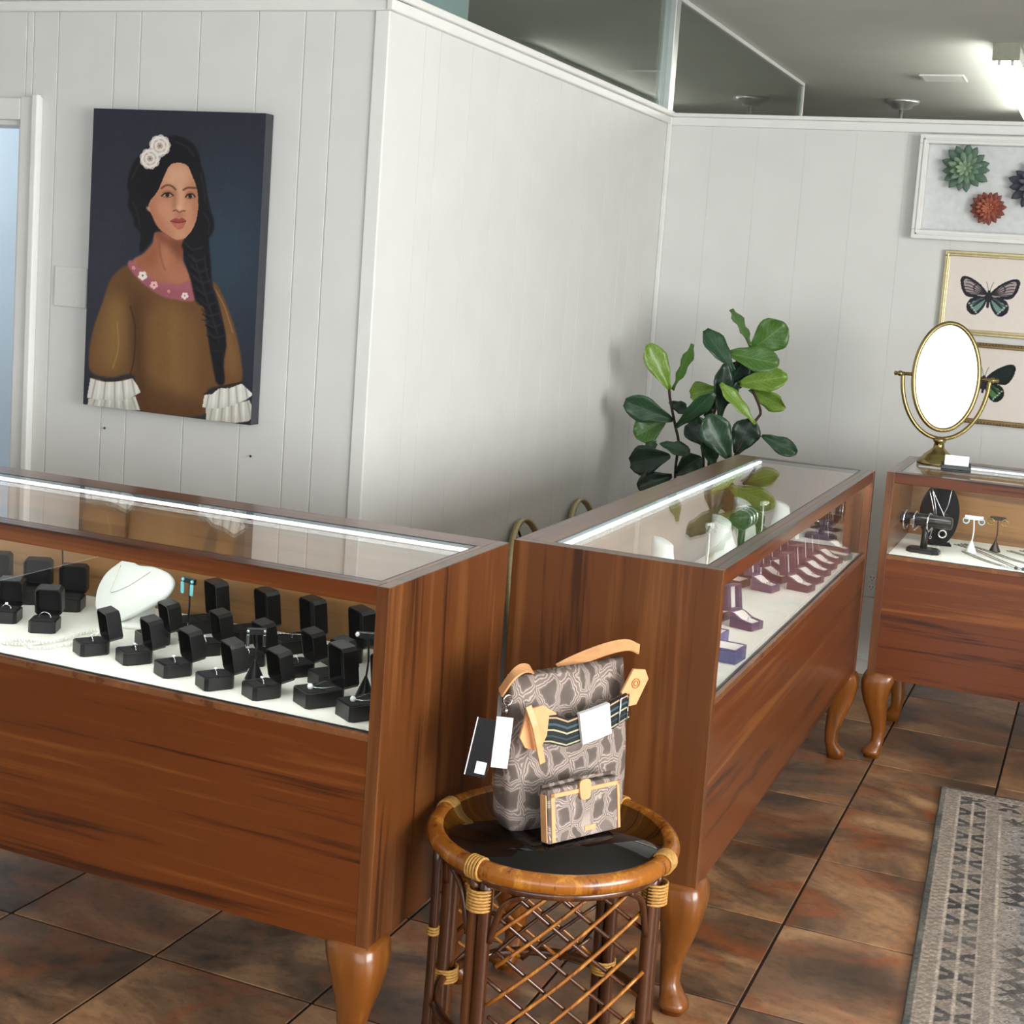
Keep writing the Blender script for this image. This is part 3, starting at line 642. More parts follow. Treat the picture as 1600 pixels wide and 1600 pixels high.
for i, (x, y) in enumerate(rowB): place(pp2 if i < 1 else pp1, pu2 if i < 1 else pu1, (x, y, Zd), HX, 'open plum ring box, %s of the second row behind the glass' % ordn[i], GP)
pn = plum_box(MNAVY, ang=96); pun = []
for i, (x, y) in enumerate([(-0.872, 4.735)]):
    place(pn, pun, (x, y, Zd), HX + 0.1 * (i - 2), 'open navy ring box, %s of the dark cluster at the far end' % ordn[i], 'dark boxes at the far end of the second case')
place(plum_box(MPUR), [], (-0.785, 4.848, Zd), HX, 'last open plum box in the far corner of the second case', GP)
def flat_tray(label, loc, rz, mat, w=0.075, d=0.06, h=0.022):
    t = thing('earring_box', label, 'jewelry box', loc, rz)
    MB().tray(chamf(w, d, 0.002), chamf(w - .008, d - .008, 0.001), 0, h, h - 0.006).build('base', mat, t)
    MB().box(-w/2 + .006, w/2 - .006, -d/2 + .006, d/2 - .006, h - .0058, h - .001, ch=.001).build('pad', MPAD, t)
    return t
flat_tray('blue paper jewelry box nearest the front corner glass', (-0.765, 3.265, Zd), HX + .12, MBLU, 0.075, 0.07, 0.034)
flat_tray('blue paper jewelry box behind the nearest blue one', (-0.835, 3.400, Zd), HX + .12, MBLU, 0.065, 0.06, 0.030)
flat_tray('plum open tray hidden behind the lone plum box', (-0.895, 3.640, Zd), HX, MPUR)
flat_tray('dark grey open tray with white lining, left one', (-0.950, 4.09, Zd), HX, MBLK)
flat_tray('dark grey open tray with white lining, right one', (-0.962, 4.225, Zd), HX, MBLK)
flat_tray('long grey box lid lying between the plum rows', (-0.785, 4.755, Zd), HX - .1, MGRYB, 0.05, 0.11, 0.018)
for i, (x, y, a) in enumerate(((-1.045, 3.72, 60), (-1.01, 4.215, 62), (-1.045, 4.615, 62), (-0.955, 4.812, 62))):
    bust(['white necklace bust nearest the glass corner of second case', 'white necklace bust beside the striped bangles, second in line', 'white necklace bust third along the second case', 'white necklace bust at the far end of the second case'][i], (x - 0.02, y, Zd), math.radians(a + 30), 0.98 if i < 3 else 0.85)
# bangle bar
def bangle_bar(label, loc, rz, h, L, mat=MBLKM):
    t = thing('bracelet_bar', label, 'jewelry stand', loc, rz)
    MB().prism(chamf(0.11, 0.07, 0.016), 0, 0.012).prism(chamf(0.10, 0.06, 0.014), 0.012, 0.016).build('base', mat, t)
    MB().lathe([(0.012, 0.014), (0.011, 0.05), (0.012, h)], 12).build('post', mat, t)
    MB().lathe([(0.018, -L/2), (0.022, -L/2 + .006), (0.022, L/2 - .006), (0.018, L/2)], 20, Matrix.Translation((0, 0, h)) @ Matrix.Rotation(PI/2, 4, 'Y')).build('bar', mat, t)
    return t
bangle_bar('black bar stand carrying striped bangles between white busts', (-1.030, 4.45, Zd), math.radians(84), 0.145, 0.15)
for i in range(7):
    tag(MB().torus((0, 0, 0), 0.0275, 0.0038, 24, 8, Matrix.Rotation(PI/2, 4, 'Y')).build('bangle', MSIL if i % 2 else MDARK, None, (-1.030 + 0.01, 4.392 + 0.0195 * i, Zd + 0.1432), (0, 0, math.radians(84))), ['silver', 'dark'][(i + 1) % 2] + ' bangle, %s on the bar in the second case' % ordn[i], 'bracelet', 'bangles on the bar')
earring_T('white tall stand between the first two busts', (-1.015, 3.98, Zd), math.radians(70), 0.185, 0.036, MBUST, drop, MSIL, 0.010)
earring_T('white slim stand near the far end of second case', (-0.962, 4.42, Zd), math.radians(70), 0.2, 0.03, MBUST, stud, sr=0.006)

# ------------------------------------------------------------------ third case
t = thing('necklace_bust', 'black velvet oval necklace board in the right case', 'jewelry stand', (-0.512, 5.262, Zd), math.radians(12))
ell = [(0.068 * math.cos(a), 0.112 + 0.112 * math.sin(a) * (1 if math.sin(a) > 0 else 0.98)) for a in np.linspace(0, 2 * PI, 36, endpoint=False)]
MB().loft([[(x * s, 0.05 * (z - 0.1) + 3.3 * x * x + dy, z * s + (1 - s) * .112) for x, z in ell] for s, dy in ((.95, -.006), (1, 0), (1, .012), (.95, .018))]).build('board', MVEL, t)
MB().box(-0.05, 0.05, 0.0, 0.06, 0, 0.006, ch=0.002).box(-0.01, 0.01, 0.02, 0.04, 0.004, 0.09).build('foot', MVEL, t)
def chain(label, pts, ring_r, loc, rz):
    t = thing('pendant_necklace', label, 'necklace', loc, rz)
    MB().tube(smooth_open(pts), 0.0014, 5).build('chain', MSIL, t)
    x, y, z = pts[len(pts) // 2]
    MB().torus((0, 0, 0), ring_r, ring_r * 0.28, 18, 7, Matrix.Translation((x, y - 0.004, z - ring_r)) @ Matrix.Rotation(PI/2, 4, 'X')).build('pendant', MSIL, t)
bl = (-0.512, 5.262, Zd); br = math.radians(12); yy = -0.014
chain('silver chain with large ring pendant on the black oval board', [(-0.038, yy, 0.205), (-0.006, yy - .004, 0.145), (0.008, yy - .004, 0.12), (0.014, yy - .004, 0.09), (0.012, yy - .004, 0.06), (0.016, yy - .004, 0.09), (0.012, yy - .004, 0.12), (0.022, yy - .004, 0.15), (0.03, yy, 0.205)], 0.013, bl, br)
chain('silver chain with small drop on the black oval board', [(-0.045, yy - .004, 0.195), (-0.028, yy - .006, 0.14), (-0.022, yy - .006, 0.10), (-0.025, yy - .006, 0.06), (-0.028, yy - .006, 0.035), (-0.022, yy - .006, 0.07), (-0.015, yy - .006, 0.10), (-0.02, yy - .006, 0.14), (-0.036, yy - .004, 0.2)], 0.004, bl, br)
bangle_bar('black padded bracelet bar on octagonal base in the right case', (-0.538, 5.085, Zd), math.radians(-4), 0.112, 0.175)
for i, (dx, lab) in enumerate(((-0.068, 'thin silver bangle at the left end of bracelet bar'), (-0.035, 'silver charm bracelet second on the bracelet bar'), (0.012, 'plain silver bangle in the middle of bracelet bar'))):
    t = thing('bangle', lab, 'bracelet', (-0.538 + dx, 5.085, Zd + 0.1067), math.radians(-10))
    MB().torus((0, 0, 0), 0.031, 0.0032, 28, 8, Matrix.Rotation(PI/2, 4, 'Y')).build('band', MSIL, t)
    if i == 1: MB().box(-0.008, 0.008, -0.044, -0.034, -0.01, 0.012, ch=0.003).build('charm', MSIL, t)
earring_T('white stand with blue round earrings in the right case', (-0.392, 5.215, Zd), math.radians(5), 0.122, 0.062, MBUST, drop, flat('blue_enamel', '#a9cddc', 0.2), 0.010)
earring_T('dark brown stand with gold hoop earrings in the right case', (-0.318, 5.300, Zd), math.radians(5), 0.118, 0.055, flat('dark_bronze', '#3a2f28', 0.35, 0.3), drop, MGOLD, 0.011)
zc = Zd + 0.0022
for i, pts in enumerate(([(-0.46, 5.33), (-0.38, 5.25), (-0.30, 5.12), (-0.22, 5.00)], [(-0.44, 5.36), (-0.34, 5.27), (-0.25, 5.16), (-0.14, 5.08)], [(-0.28, 5.34), (-0.20, 5.27), (-0.10, 5.2), (-0.02, 5.14)], [(-0.42, 5.20), (-0.36, 5.10), (-0.30, 5.03), (-0.24, 4.99)], [(-0.24, 5.38), (-0.15, 5.32), (-0.04, 5.27), (0.06, 5.2)], [(-0.16, 5.06), (-0.08, 5.03), (0.02, 5.02), (0.1, 5.0)])):
    P = smooth_open([(x, y, zc) for x, y in pts] + [(x + 0.012, y + 0.01, zc) for x, y in pts[::-1]])
    t = thing('chain_necklace', ['grey chain necklace nearest the black board on the deck', 'grey chain necklace second across the deck', 'grey chain necklace behind the brown earring stand', 'grey chain necklace nearest the front glass', 'grey chain necklace farthest back on the deck', 'grey chain necklace at the right picture edge'][i], 'necklace', (0, 0, 0), 0, 'chains laid on the right case deck')
    MB().tube(P, 0.0018, 5).build('chain', MSIL, t)
    e = P[len(P) // 2]; MB().sphere((e[0], e[1], zc + 0.0042), 0.006, 8, 5).build('clasp', MDARK, t)

# ------------------------------------------------------------------ vanity mirror and card holder on the third case
t = thing('vanity_mirror', 'oval brass vanity mirror on swivel stand atop right case', 'mirror', (-0.545, 5.31, 1.0), math.radians(14))
MB().lathe([(0.072, 0), (0.073, 0.008), (0.066, 0.016), (0.062, 0.022), (0.055, 0.026), (0.050, 0.034), (0.040, 0.042), (0.030, 0.050), (0.020, 0.060), (0.017, 0.078), (0.022, 0.082), (0.022, 0.094), (0.010, 0.100)], 28).build('base', MGOLD, t)
zc0, a0, b0 = 0.315, 0.112, 0.190
MB().tube([(0.150 * math.sin(a), 0, zc0 - 0.222 * math.cos(a)) for a in np.linspace(-1.60, 1.60, 38)], 0.0075, 10).build('yoke', MGOLD, t)
for s in (-1, 1):
    MB().lathe([(0.006, 0.112), (0.006, 0.152), (0.010, 0.154), (0.010, 0.164), (0.006, 0.168), (0.008, 0.178), (0.002, 0.182)], 12, Matrix.Translation((0, 0, zc0)) @ Matrix.Rotation(s * PI/2, 4, 'Y')).build('pivot_knob', MGOLD, t)
tm = Matrix.Translation((0, 0, zc0)) @ Matrix.Rotation(math.radians(-3), 4, 'X')
MB().tube([tm @ Vector((a0 * math.cos(a), 0, b0 * math.sin(a))) for a in np.linspace(0, 2*PI, 56, endpoint=False)], 0.0085, 10, True).build('frame', MGOLD, t)
ov = [((a0 - .003) * math.cos(a), (b0 - .003) * math.sin(a)) for a in np.linspace(0, 2*PI, 56, endpoint=False)]
MB().prism(ov, -0.003, 0.004, tm @ Matrix.Rotation(PI/2, 4, 'X')).build('mirror_glass', MMIR, t)
t = thing('card_holder', 'black business card holder in front of the vanity mirror', 'card holder', (-0.465, 5.155, 1.0), math.radians(6))
MB().box(-0.05, 0.05, -0.022, 0.022, 0, 0.010, ch=0.004).box(-0.05, 0.05, -0.022, -0.016, 0.008, 0.022, ch=0.002).box(-0.05, 0.05, 0.016, 0.022, 0.008, 0.03, ch=0.002).build('tray', MBLKM, t)
t = thing('business_card', 'white business cards standing in the black holder', 'cards', (-0.465, 5.155, 1.0105), math.radians(6))
MB().box(-0.040, 0.040, -0.012, 0.010, 0, 0.044, Matrix.Rotation(-0.15, 4, 'X'), ch=0.0005).build('card_stack', MWHT, t)
cw = Paint(120, 66, 0, 80, 0, 44, '#f3eff0')
for i, wd in enumerate((34, 22, 28)): cw.line([(8, 12 + 6 * i), (8 + wd, 12 + 6 * i)], 1.6, '#b9a3a6')
co_ = grid_mesh('card_print', 0.078, 0.042, 120, 66, cw.img, vcol_mat('card_ink'), t); co_.location = (-0.039, -0.0125, 0.001); co_.rotation_euler = (-0.15, 0, 0)

# ------------------------------------------------------------------ rattan table
TX, TY, TZ, TR = -0.910, 2.553, 0.520, 0.238
t = thing('rattan_table', 'round rattan side table with smoked glass top and lattice panel', 'side table', (TX, TY, 0))
circ = lambda R, z, n=56: [(R * math.cos(2*PI*k/n), R * math.sin(2*PI*k/n), z) for k in range(n)]
MB().tube(circ(TR - .008, TZ - .019), 0.0185, 12, True).build('rim', MRAT, t)
MB().tube(circ(TR - .020, TZ - .046), 0.0095, 8, True).build('under_rim', MRATD, t)
MB().tube(circ(TR - .028, 0.155), 0.010, 8, True).build('lower_ring', MRATD, t)
MB().lathe([(TR - .022, TZ - 0.014), (TR - .022, TZ - 0.008)], 48).build('glass_top', MTOPG, t)
th = [math.radians(a) for a in (-106, -2, 74, 178)]      # front-left, front-right, back-right, back-left
for a in th:
    for s in (-1, 1):
        b_ = a + s * 0.058; R = TR - 0.024
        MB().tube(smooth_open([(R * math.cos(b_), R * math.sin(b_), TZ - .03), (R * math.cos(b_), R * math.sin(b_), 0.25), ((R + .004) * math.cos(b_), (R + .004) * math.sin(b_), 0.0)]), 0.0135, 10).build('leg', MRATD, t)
    R = TR - 0.010
    bi = MB()
    for k in range(7): bi.torus((0, 0, 0), 0.026, 0.0032, 14, 6, Matrix.Translation(((R - .012) * math.cos(a), (R - .012) * math.sin(a), TZ - .062 - .0062 * k)) @ Matrix.Scale(0.9, 4))
    for k in range(-2, 3): 
        c = a + k * 0.026
        bi.torus((0, 0, 0), 0.0200, 0.0030, 16, 6, Matrix.Translation(((TR - .008) * math.cos(c), (TR - .008) * math.sin(c), TZ - .019)) @ Matrix.Rotation(c + PI/2, 4, 'Z') @ Matrix.Rotation(PI/2, 4, 'Y'))
    bi.build('binding', MBIND, t)
    bk = MB()
    for k in range(5): bk.torus((0, 0, 0), 0.025, 0.003, 14, 6, Matrix.Translation(((R - .014) * math.cos(a), (R - .014) * math.sin(a), 0.145 + .006 * k)))
    bk.build('binding', MBIND, t)
# side canes with their curved braces
for a in (math.radians(-148), math.radians(36), math.radians(126), math.radians(-54)):
    if a in (math.radians(-54), math.radians(126)): continue
    R = TR - .014
    MB().tube(smooth_open([(R * math.cos(a), R * math.sin(a), TZ - .03), (R * math.cos(a), R * math.sin(a), 0.2), ((R + .006) * math.cos(a), (R + .006) * math.sin(a), 0.0)]), 0.0095, 8).build('side_cane', MRATD, t)
    bk = MB()
    for k in range(3): bk.torus((R * math.cos(a), R * math.sin(a), 0.30 + .006 * k), 0.0105, 0.0028, 12, 5)
    bk.build('binding', MBIND, t)
for a in th:
    for s in (-1, 1):
        R = TR - .024; a1, a2 = a + s * 0.12, a + s * 0.42
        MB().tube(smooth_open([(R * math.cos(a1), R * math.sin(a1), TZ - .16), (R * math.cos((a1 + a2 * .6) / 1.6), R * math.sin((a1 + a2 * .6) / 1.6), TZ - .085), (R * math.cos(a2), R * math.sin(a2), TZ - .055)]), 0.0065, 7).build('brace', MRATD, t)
# lattice panels between the front legs and between the back legs
for a1, a2 in ((th[0] + .07, th[1] - .07), (th[2] + .07, th[3] - .07)):
    R = TR - .022; z0, z1 = 0.16, TZ - .055; da = a2 - a1; hh = z1 - z0; nst = 4
    for sgn in (1, -1):
        for k in range(-4, nst + 1):
            u0, u1 = k / nst, k / nst + 1.15
            pts = []
            for q in np.linspace(0, 1, 13):
                u = u0 + (u1 - u0) * q; 
                if 0 <= u <= 1: pts.append((u, q))
            if len(pts) < 3: continue
            A_, B_ = Vector((R * math.cos(a1), R * math.sin(a1), 0)), Vector((R * math.cos(a2), R * math.sin(a2), 0)); od = (A_ + B_).normalized()
            P = [A_.lerp(B_, u if sgn > 0 else 1 - u) + od * (0.022 * math.sin(PI * u) + .004 * sgn) + Vector((0, 0, z0 + hh * q)) for u, q in pts]
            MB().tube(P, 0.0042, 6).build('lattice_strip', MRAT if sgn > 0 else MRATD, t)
tableZ = TZ - 0.008

# ------------------------------------------------------------------ tote bag
bx, by = -0.964, 2.468; ang = math.atan2(0.83, 0.559)
bag = thing('tote_bag', 'grey snakeskin tote bag with tan leather trim on rattan table', 'bag', (bx, by, tableZ), ang)
W0, W1, D0, D1, HB = 0.282, 0.272, 0.088, 0.030, 0.290
secs = []
for q in np.linspace(0, 1, 13):
    z = HB * q; wv = W0 + (W1 - W0) * q + 0.012 * math.sin(PI * q); dv = D0 + (D1 - D0) * q ** 1.2 + 0.014 * math.sin(PI * q)
    if q == 0: wv -= .02; dv -= .02
    s = []
    for k in range(40):
        a = 2*PI*k/40; ca, sa = math.cos(a), math.sin(a); p = 5
        r = 1 / ((abs(ca) ** p + abs(sa) ** p) ** (1 / p))
        sag = 0.012 * (abs(r * ca)) ** 2 * q ** 3
        s.append((0.146 + wv/2 * r * ca, 0.052 + dv/2 * r * sa + 0.010 * q, z + sag + (0.012 * (r*ca + 1) / 2) * q))
    secs.append(s)
MB().loft(secs).build('body', MSNK, bag)
MB().tube([(0.02, 0.062, HB - .002), (0.14, 0.062, HB + .002), (0.27, 0.062, HB + .016)], 0.0035, 6).build('zipper', MSIL, bag)
# striped webbing strap folded across the upper front
def strap_mat():
    m, nt, b = newmat('striped_webbing'); tc = N(nt, 'ShaderNodeTexCoord'); sp = N(nt, 'ShaderNodeSeparateXYZ')
    nt.links.new(tc.outputs['UV'], sp.inputs[0])
    st = [(0, '#0c1114'), (.05, '#b8b58e'), (.10, '#0f1619'), (.24, '#30414a'), (.30, '#0f1619'), (.45, '#b8b58e'), (.51, '#0f1619'), (.64, '#3a5560'), (.72, '#0f1619'), (.88, '#c6a07a'), (.94, '#0c1114')]
    r = ramp(nt, st, 'CONSTANT'); nt.links.new(sp.outputs[1], r.inputs['Fac']); nt.links.new(r.outputs['Color'], b.inputs['Base Color']); b.inputs['Roughness'].default_value = 0.7
    return m
def ribbon(pts, wd, th_, name, mat, parent, up=(0, 0, 1), uv=False):
    """flat band along pts, width along up, given thickness"""
    P = [Vector(p) for p in pts]; U = Vector(up); vs = []; n = len(P)
    for i, p in enumerate(P):
        tdir = (P[min(i + 1, n - 1)] - P[max(i - 1, 0)]).normalized(); u = (U - tdir * U.dot(tdir)).normalized(); nn = tdir.cross(u)
        for du, dn in ((-.5, -.5), (.5, -.5), (.5, .5), (-.5, .5)): vs.append(p + u * wd * du + nn * th_ * dn)
    fs = [(3, 2, 1, 0), tuple((n - 1) * 4 + k for k in range(4))]
    for i in range(n - 1):
        for k in range(4): fs.append((i*4 + k, i*4 + (k+1) % 4, i*4 + 4 + (k+1) % 4, i*4 + 4 + k))
    o = MB().add(vs, fs).build(name, mat, parent)
    if uv:
        ul = o.data.uv_layers.new(name='UVMap')
        for lp in o.data.loops:
            k = lp.vertex_index % 4; ul.data[lp.index].uv = ((lp.vertex_index // 4) / n, 0.0 if k in (0, 3) else 1.0)
    return o
MST = strap_mat()
fy = lambda x, z: 0.008 + 0.018 * (z / HB) + 0.012 * (2 * (x - .146) / .29) ** 2 - 0.012
ribbon([(0.050, 0.002, 0.208), (0.075, -0.006, 0.208), (0.105, -0.010, 0.198), (0.15, -0.012, 0.208), (0.21, -0.010, 0.220), (0.258, 0.000, 0.232)], 0.056, 0.004, 'webbing_strap', MST, bag, uv=True)
ribbon([(0.132, -0.016, 0.205), (0.165, -0.0175, 0.212), (0.202, -0.015, 0.219)], 0.064, 0.010, 'tissue_wrap', MWHT, bag)
for o_ in ((0.247, 0.0),): 
    MB().tube([(0.232, -0.010, 0.200), (0.232, -0.010, 0.252), (0.256, -0.004, 0.258), (0.256, -0.004, 0.206)], 0.0018, 6, True).build('strap_buckle', MSIL, bag)
def plate(poly, th_, m, name, mat, parent): return MB().prism(poly, -th_/2, th_/2, m).build(name, mat, parent)
def up(x, y, z, rz=0, rx=0, ry=0): return Matrix.Translation((x, y, z)) @ Matrix.Rotation(rz, 4, 'Z') @ Matrix.Rotation(ry, 4, 'Y') @ Matrix.Rotation(PI/2 + rx, 4, 'X')
plate([(-.040, -.018), (-.026, .034), (.008, .040), (.042, .020), (.008, -.052), (-.026, -.040)], 0.005, up(0.040, -0.002, 0.218), 'leather_tab', MTAN, bag)
rt = plate([(-.030, -.012), (-.004, .034), (.026, .030), (.036, .010), (.010, -.040), (-.010, -.042)], 0.005, up(0.272, 0.004, 0.272), 'leather_tab', MTAN, bag)
MB().torus((0, 0, 0), 0.0095, 0.0012, 20, 5, up(0.276, 0.0005, 0.276)).torus((0, 0, 0), 0.005, 0.001, 16, 5, up(0.276, 0.0005, 0.276)).build('embossed_flower', flat('embossed_leather', '#b9803f', 0.6), rt)
ribbon(smooth_open([(-0.008, 0.060, 0.270), (0.002, 0.040, 0.306), (0.028, 0.045, 0.318), (0.062, 0.066, 0.308), (0.082, 0.085, 0.286)]), 0.022, 0.004, 'carry_strap', MTAN, bag, up=(0.2, 0.9, 0.3))
ribbon(smooth_open([(0.150, 0.092, 0.292), (0.19, 0.084, 0.310), (0.240, 0.064, 0.332), (0.282, 0.048, 0.342), (0.306, 0.036, 0.334)]), 0.026, 0.004, 'carry_strap', MTAN, bag, up=(0.0, 0.8, 0.6))
ribbon([(0.010, -0.010, 0.262), (0.022, -0.020, 0.225), (0.044, -0.022, 0.150)], 0.013, 0.004, 'zipper_pull', MTAN, bag, up=(1, 0, 0.2))
ribbon([(-0.024, 0.055, 0.22), (-0.03, 0.055, 0.16), (-0.034, 0.056, 0.12)], 0.012, 0.003, 'strap_end', flat('brown_leather', '#6d4230', 0.5), bag, up=(0.6, -0.8, 0))
MB().torus((0, 0, 0), 0.010, 0.0018, 16, 6, up(-0.006, 0.036, 0.262)).torus((0, 0, 0), 0.007, 0.0018, 14, 6, up(-0.012, 0.030, 0.244, 0.8)).build('metal_ring', MSIL, bag)
wt = thing('hang_tag', 'white hang tag dangling at the left of tote bag', 'tag', (bx, by, tableZ), ang)
MB().box(-0.016, 0.016, -0.0008, 0.0008, -0.10, 0, Matrix.Translation((-0.026, 0.012, 0.238)) @ Matrix.Rotation(-0.55, 4, 'Z') @ Matrix.Rotation(0.05, 4, 'Y'), ch=0.0003).build('card', MWHT, wt)
MB().tube([(-0.026, 0.011, 0.230), (-0.018, 0.02, 0.250), (-0.010, 0.032, 0.258)], 0.0006, 5).build('cord', MBLKC, wt)
bt = thing('hang_tag', 'black hang tag with white sticker behind the white tag', 'tag', (bx, by, tableZ), ang)
bm_ = Matrix.Translation((-0.052, 0.028, 0.232)) @ Matrix.Rotation(-0.55, 4, 'Z') @ Matrix.Rotation(0.16, 4, 'Y')
MB().box(-0.020, 0.020, -0.0008, 0.0008, -0.115, 0, bm_, ch=0.0003).build('card', MBLKC, bt)
MB().box(-0.022, -0.020, -0.001, 0.001, -0.115, 0, bm_).build('card_edge', MWHT, bt)
MB().box(-0.004, 0.016, -0.0014, -0.0009, -0.108, -0.084, bm_).build('sticker', MWHT, bt)
# wallet leaning on the bag
wx, wy = -0.884, 2.462; wa = math.atan2(0.164, 0.095)
wl_ = thing('wallet', 'snakeskin wallet with tan leather trim leaning against the tote bag', 'wallet', (wx, wy, tableZ + 0.0042), wa)
wm = Matrix.Rotation(math.radians(-9), 4, 'X')
WW, WH, WD = 0.182, 0.104, 0.026
MB().box(0, WW, 0.0, WD, 0.001, WH, wm, ch=0.004).build('body', MSNK2, wl_)
f_ = MB()
for a in ((0.006, 0.015, -.003, .001, .004, WH - .008), (WW - .010, WW - .004, -.003, .001, .004, WH - .008), (0.006, WW - .004, -.003, .001, WH - .016, WH - .008)): f_.box(*a, wm, ch=0.0008)
f_.build('leather_trim', MTAN, wl_)
MB().box(-.002, 0.004, 0.004, WD - .004, .004, WH - .010, wm, ch=0.001).build('leather_spine', MTAN, wl_)
MB().prism(smooth_closed([(-.012, .018), (.012, .018), (.013, -.008), (.008, -.017), (-.008, -.017), (-.013, -.008)], 4), -.002, .002, wm @ up(0.088, -0.005, WH - .012)).build('snap_tab', MTAN, wl_)
MB().box(0.088, 0.116, -0.002, 0.001, 0.012, 0.022, wm, ch=0.0008).build('brand_patch', MTAN, wl_)
MB().tube([wm @ Vector(p) for p in ((0.0, 0.018, WH + .004), (0.09, 0.018, WH + .006), (WW, 0.018, WH + .004))], 0.004, 6).build('zipper', MSNK2, wl_)

# ------------------------------------------------------------------ painting (canvas with printed portrait)
def portrait(nx, ny):
    P = Paint(nx, ny, 0, 700, 0, 1240, '#2b2d38')
    X, Y = P.X, P.Y
    # tonal background: charcoal to blue-grey glow on the right
    g = np.exp(-(((X - 560) / 230) ** 2 + ((Y - 560) / 330) ** 2)); P.img += (np.array([0.20, 0.27, 0.33]) - P.img) * (0.85 * g)[..., None]
    g = np.exp(-(((X - 60) / 150) ** 2 + ((Y - 650) / 420) ** 2)); P.img += (np.array([0.22, 0.23, 0.27]) - P.img) * (0.6 * g)[..., None]
    def S(pts):          # sketch units -> canvas units
        o = []
        for x, y in pts:
            v = (y - 200) / 1260; yt = 197 + 13 * (x - 430) / 713; yb = 1425 + 72 * (x - 403) / 692
            o.append(((x - 430 + 27 * v) * 700 / (713 - 21 * v), (y - yt) / (yb - yt) * 1240))
        return o
    F = lambda pts: S([(533.4 + .7326 * x, 240 + .7326 * y) for x, y in pts])       # finer sketch of the head
    U = lambda pts: S([(400 + .684 * x, 1226.8 + .684 * y) for x, y in pts])         # finer sketch of the cuffs
    # dress
    m = P.poly(S([(600, 838), (520, 890), (480, 1000), (440, 1120), (425, 1230), (440, 1290), (520, 1310), (620, 1300), (640, 1440), (900, 1460), (925, 1350), (1050, 1320), (1055, 1230), (1030, 1100), (980, 960), (935, 900), (870, 960), (760, 970), (660, 920)]), '#6b4a2b', 1)
    for pts, c, a in (([(470, 1020), (540, 960), (600, 1060), (590, 1250), (500, 1300), (440, 1240)], '#7d5c35', .8), ([(520, 1000), (560, 1010), (560, 1180), (520, 1280), (500, 1200)], '#94713f', .55),
                      ([(690, 1000), (820, 1010), (880, 1150), (860, 1430), (700, 1430), (680, 1200)], '#7e5a33', .75), ([(760, 1050), (800, 1050), (820, 1400), (780, 1400)], '#8d6a3e', .5), ([(950, 960), (1000, 1080), (1040, 1230), (1010, 1300), (985, 1150)], '#8d6640', .8),
                      ([(610, 1000), (640, 1000), (650, 1440), (620, 1300)], '#3f2817', .8), ([(640, 1300), (720, 1350), (880, 1400), (900, 1470), (640, 1450)], '#4c301a', .6), ([(560, 880), (640, 940), (700, 1000), (640, 1040)], '#5a3b22', .5)):
        P.poly(S(pts), c, 9, a, clip=m)
    P.line(S([(600, 1010), (622, 1100), (618, 1230), (600, 1310)]), 7, '#3a2413', .7); P.line(S([(545, 1080), (552, 1180), (530, 1270)]), 6, '#b08d4d', .5)
    P.line(S([(940, 920), (985, 1000), (1020, 1110)]), 5, '#b18a57', .5)
    # ruffled cuffs, lower tier then upper tier
    for pts, base in (([(38, 255), (170, 262), (330, 235), (362, 320), (300, 322), (220, 312), (120, 308), (35, 298)], '#c9c6bb'), ([(50, 125), (100, 130), (140, 145), (230, 140), (260, 128), (310, 122), (350, 180), (362, 210), (300, 245), (220, 275), (170, 262), (90, 260), (30, 250)], '#dcd9d0'),
                      ([(755, 290), (900, 275), (1005, 240), (1042, 330), (1000, 370), (930, 382), (860, 378), (757, 370)], '#c9c6bb'), ([(745, 215), (790, 210), (835, 170), (890, 172), (960, 140), (1028, 205), (985, 240), (900, 280), (830, 298), (735, 292)], '#dcd9d0')):
        mm = P.poly(U(pts), base, 0, curve=False)
        x0 = min(p[0] for p in pts); x1 = max(p[0] for p in pts); y0 = min(p[1] for p in pts); y1 = max(p[1] for p in pts)
        for k, fx in enumerate((.12, .33, .52, .68, .88)):
            xx = x0 + (x1 - x0) * fx; ln = (x0 + x1) / 2; dx = (xx - ln) * .12
            P.line(U([(xx - dx, y0 + 4), (xx, (y0 + y1) / 2), (xx + dx, y1)]), 7, '#98958b', .65, clip=mm); P.line(U([(xx + 26 - dx, y0 + 8), (xx + 26, y1 - 6)]), 10, '#efede6', .7, clip=mm)
        P.poly(U([(x0, y1 - 8), (x1, y1 - 60), (x1, y1 + 10), (x0, y1 + 10)]), '#a9a69b', 4, .35, curve=False, clip=mm)
    P.line(U([(50, 122), (140, 143), (230, 138), (312, 118)]), 8, '#35210f', .8); P.line(U([(745, 212), (840, 165), (962, 135)]), 8, '#2c1b0e', .8)
    # neck and shoulders
    m = P.poly(F([(220, 600), (218, 680), (170, 745), (100, 795), (150, 880), (260, 930), (440, 930), (432, 870), (385, 780), (385, 640)]), '#a96b50', 1)
    P.poly(F([(215, 600), (300, 660), (390, 670), (385, 780), (330, 740), (260, 690)]), '#74412f', 5, .85, clip=m); P.poly(F([(215, 690), (255, 690), (250, 790), (180, 830), (130, 800)]), '#95583f', 6, .7, clip=m)
    P.poly(F([(260, 700), (300, 700), (320, 800), (280, 850)]), '#bd8063', 6, .75, clip=m); P.poly(F([(300, 840), (420, 850), (430, 900), (320, 900)]), '#b97a60', 6, .7, clip=m); P.line(F([(250, 690), (262, 770), (285, 840)]), 9, '#8a4f38', .45, clip=m)
    # pink embroidered collar
    m = P.poly(S([(598, 818), (590, 845), (640, 905), (720, 960), (800, 980), (865, 978), (850, 900), (800, 915), (700, 900), (640, 850)]), '#a6606b', 1)
    P.poly(S([(640, 880), (720, 930), (840, 945), (850, 960), (720, 955)]), '#8c4c58', 4, .6, clip=m)
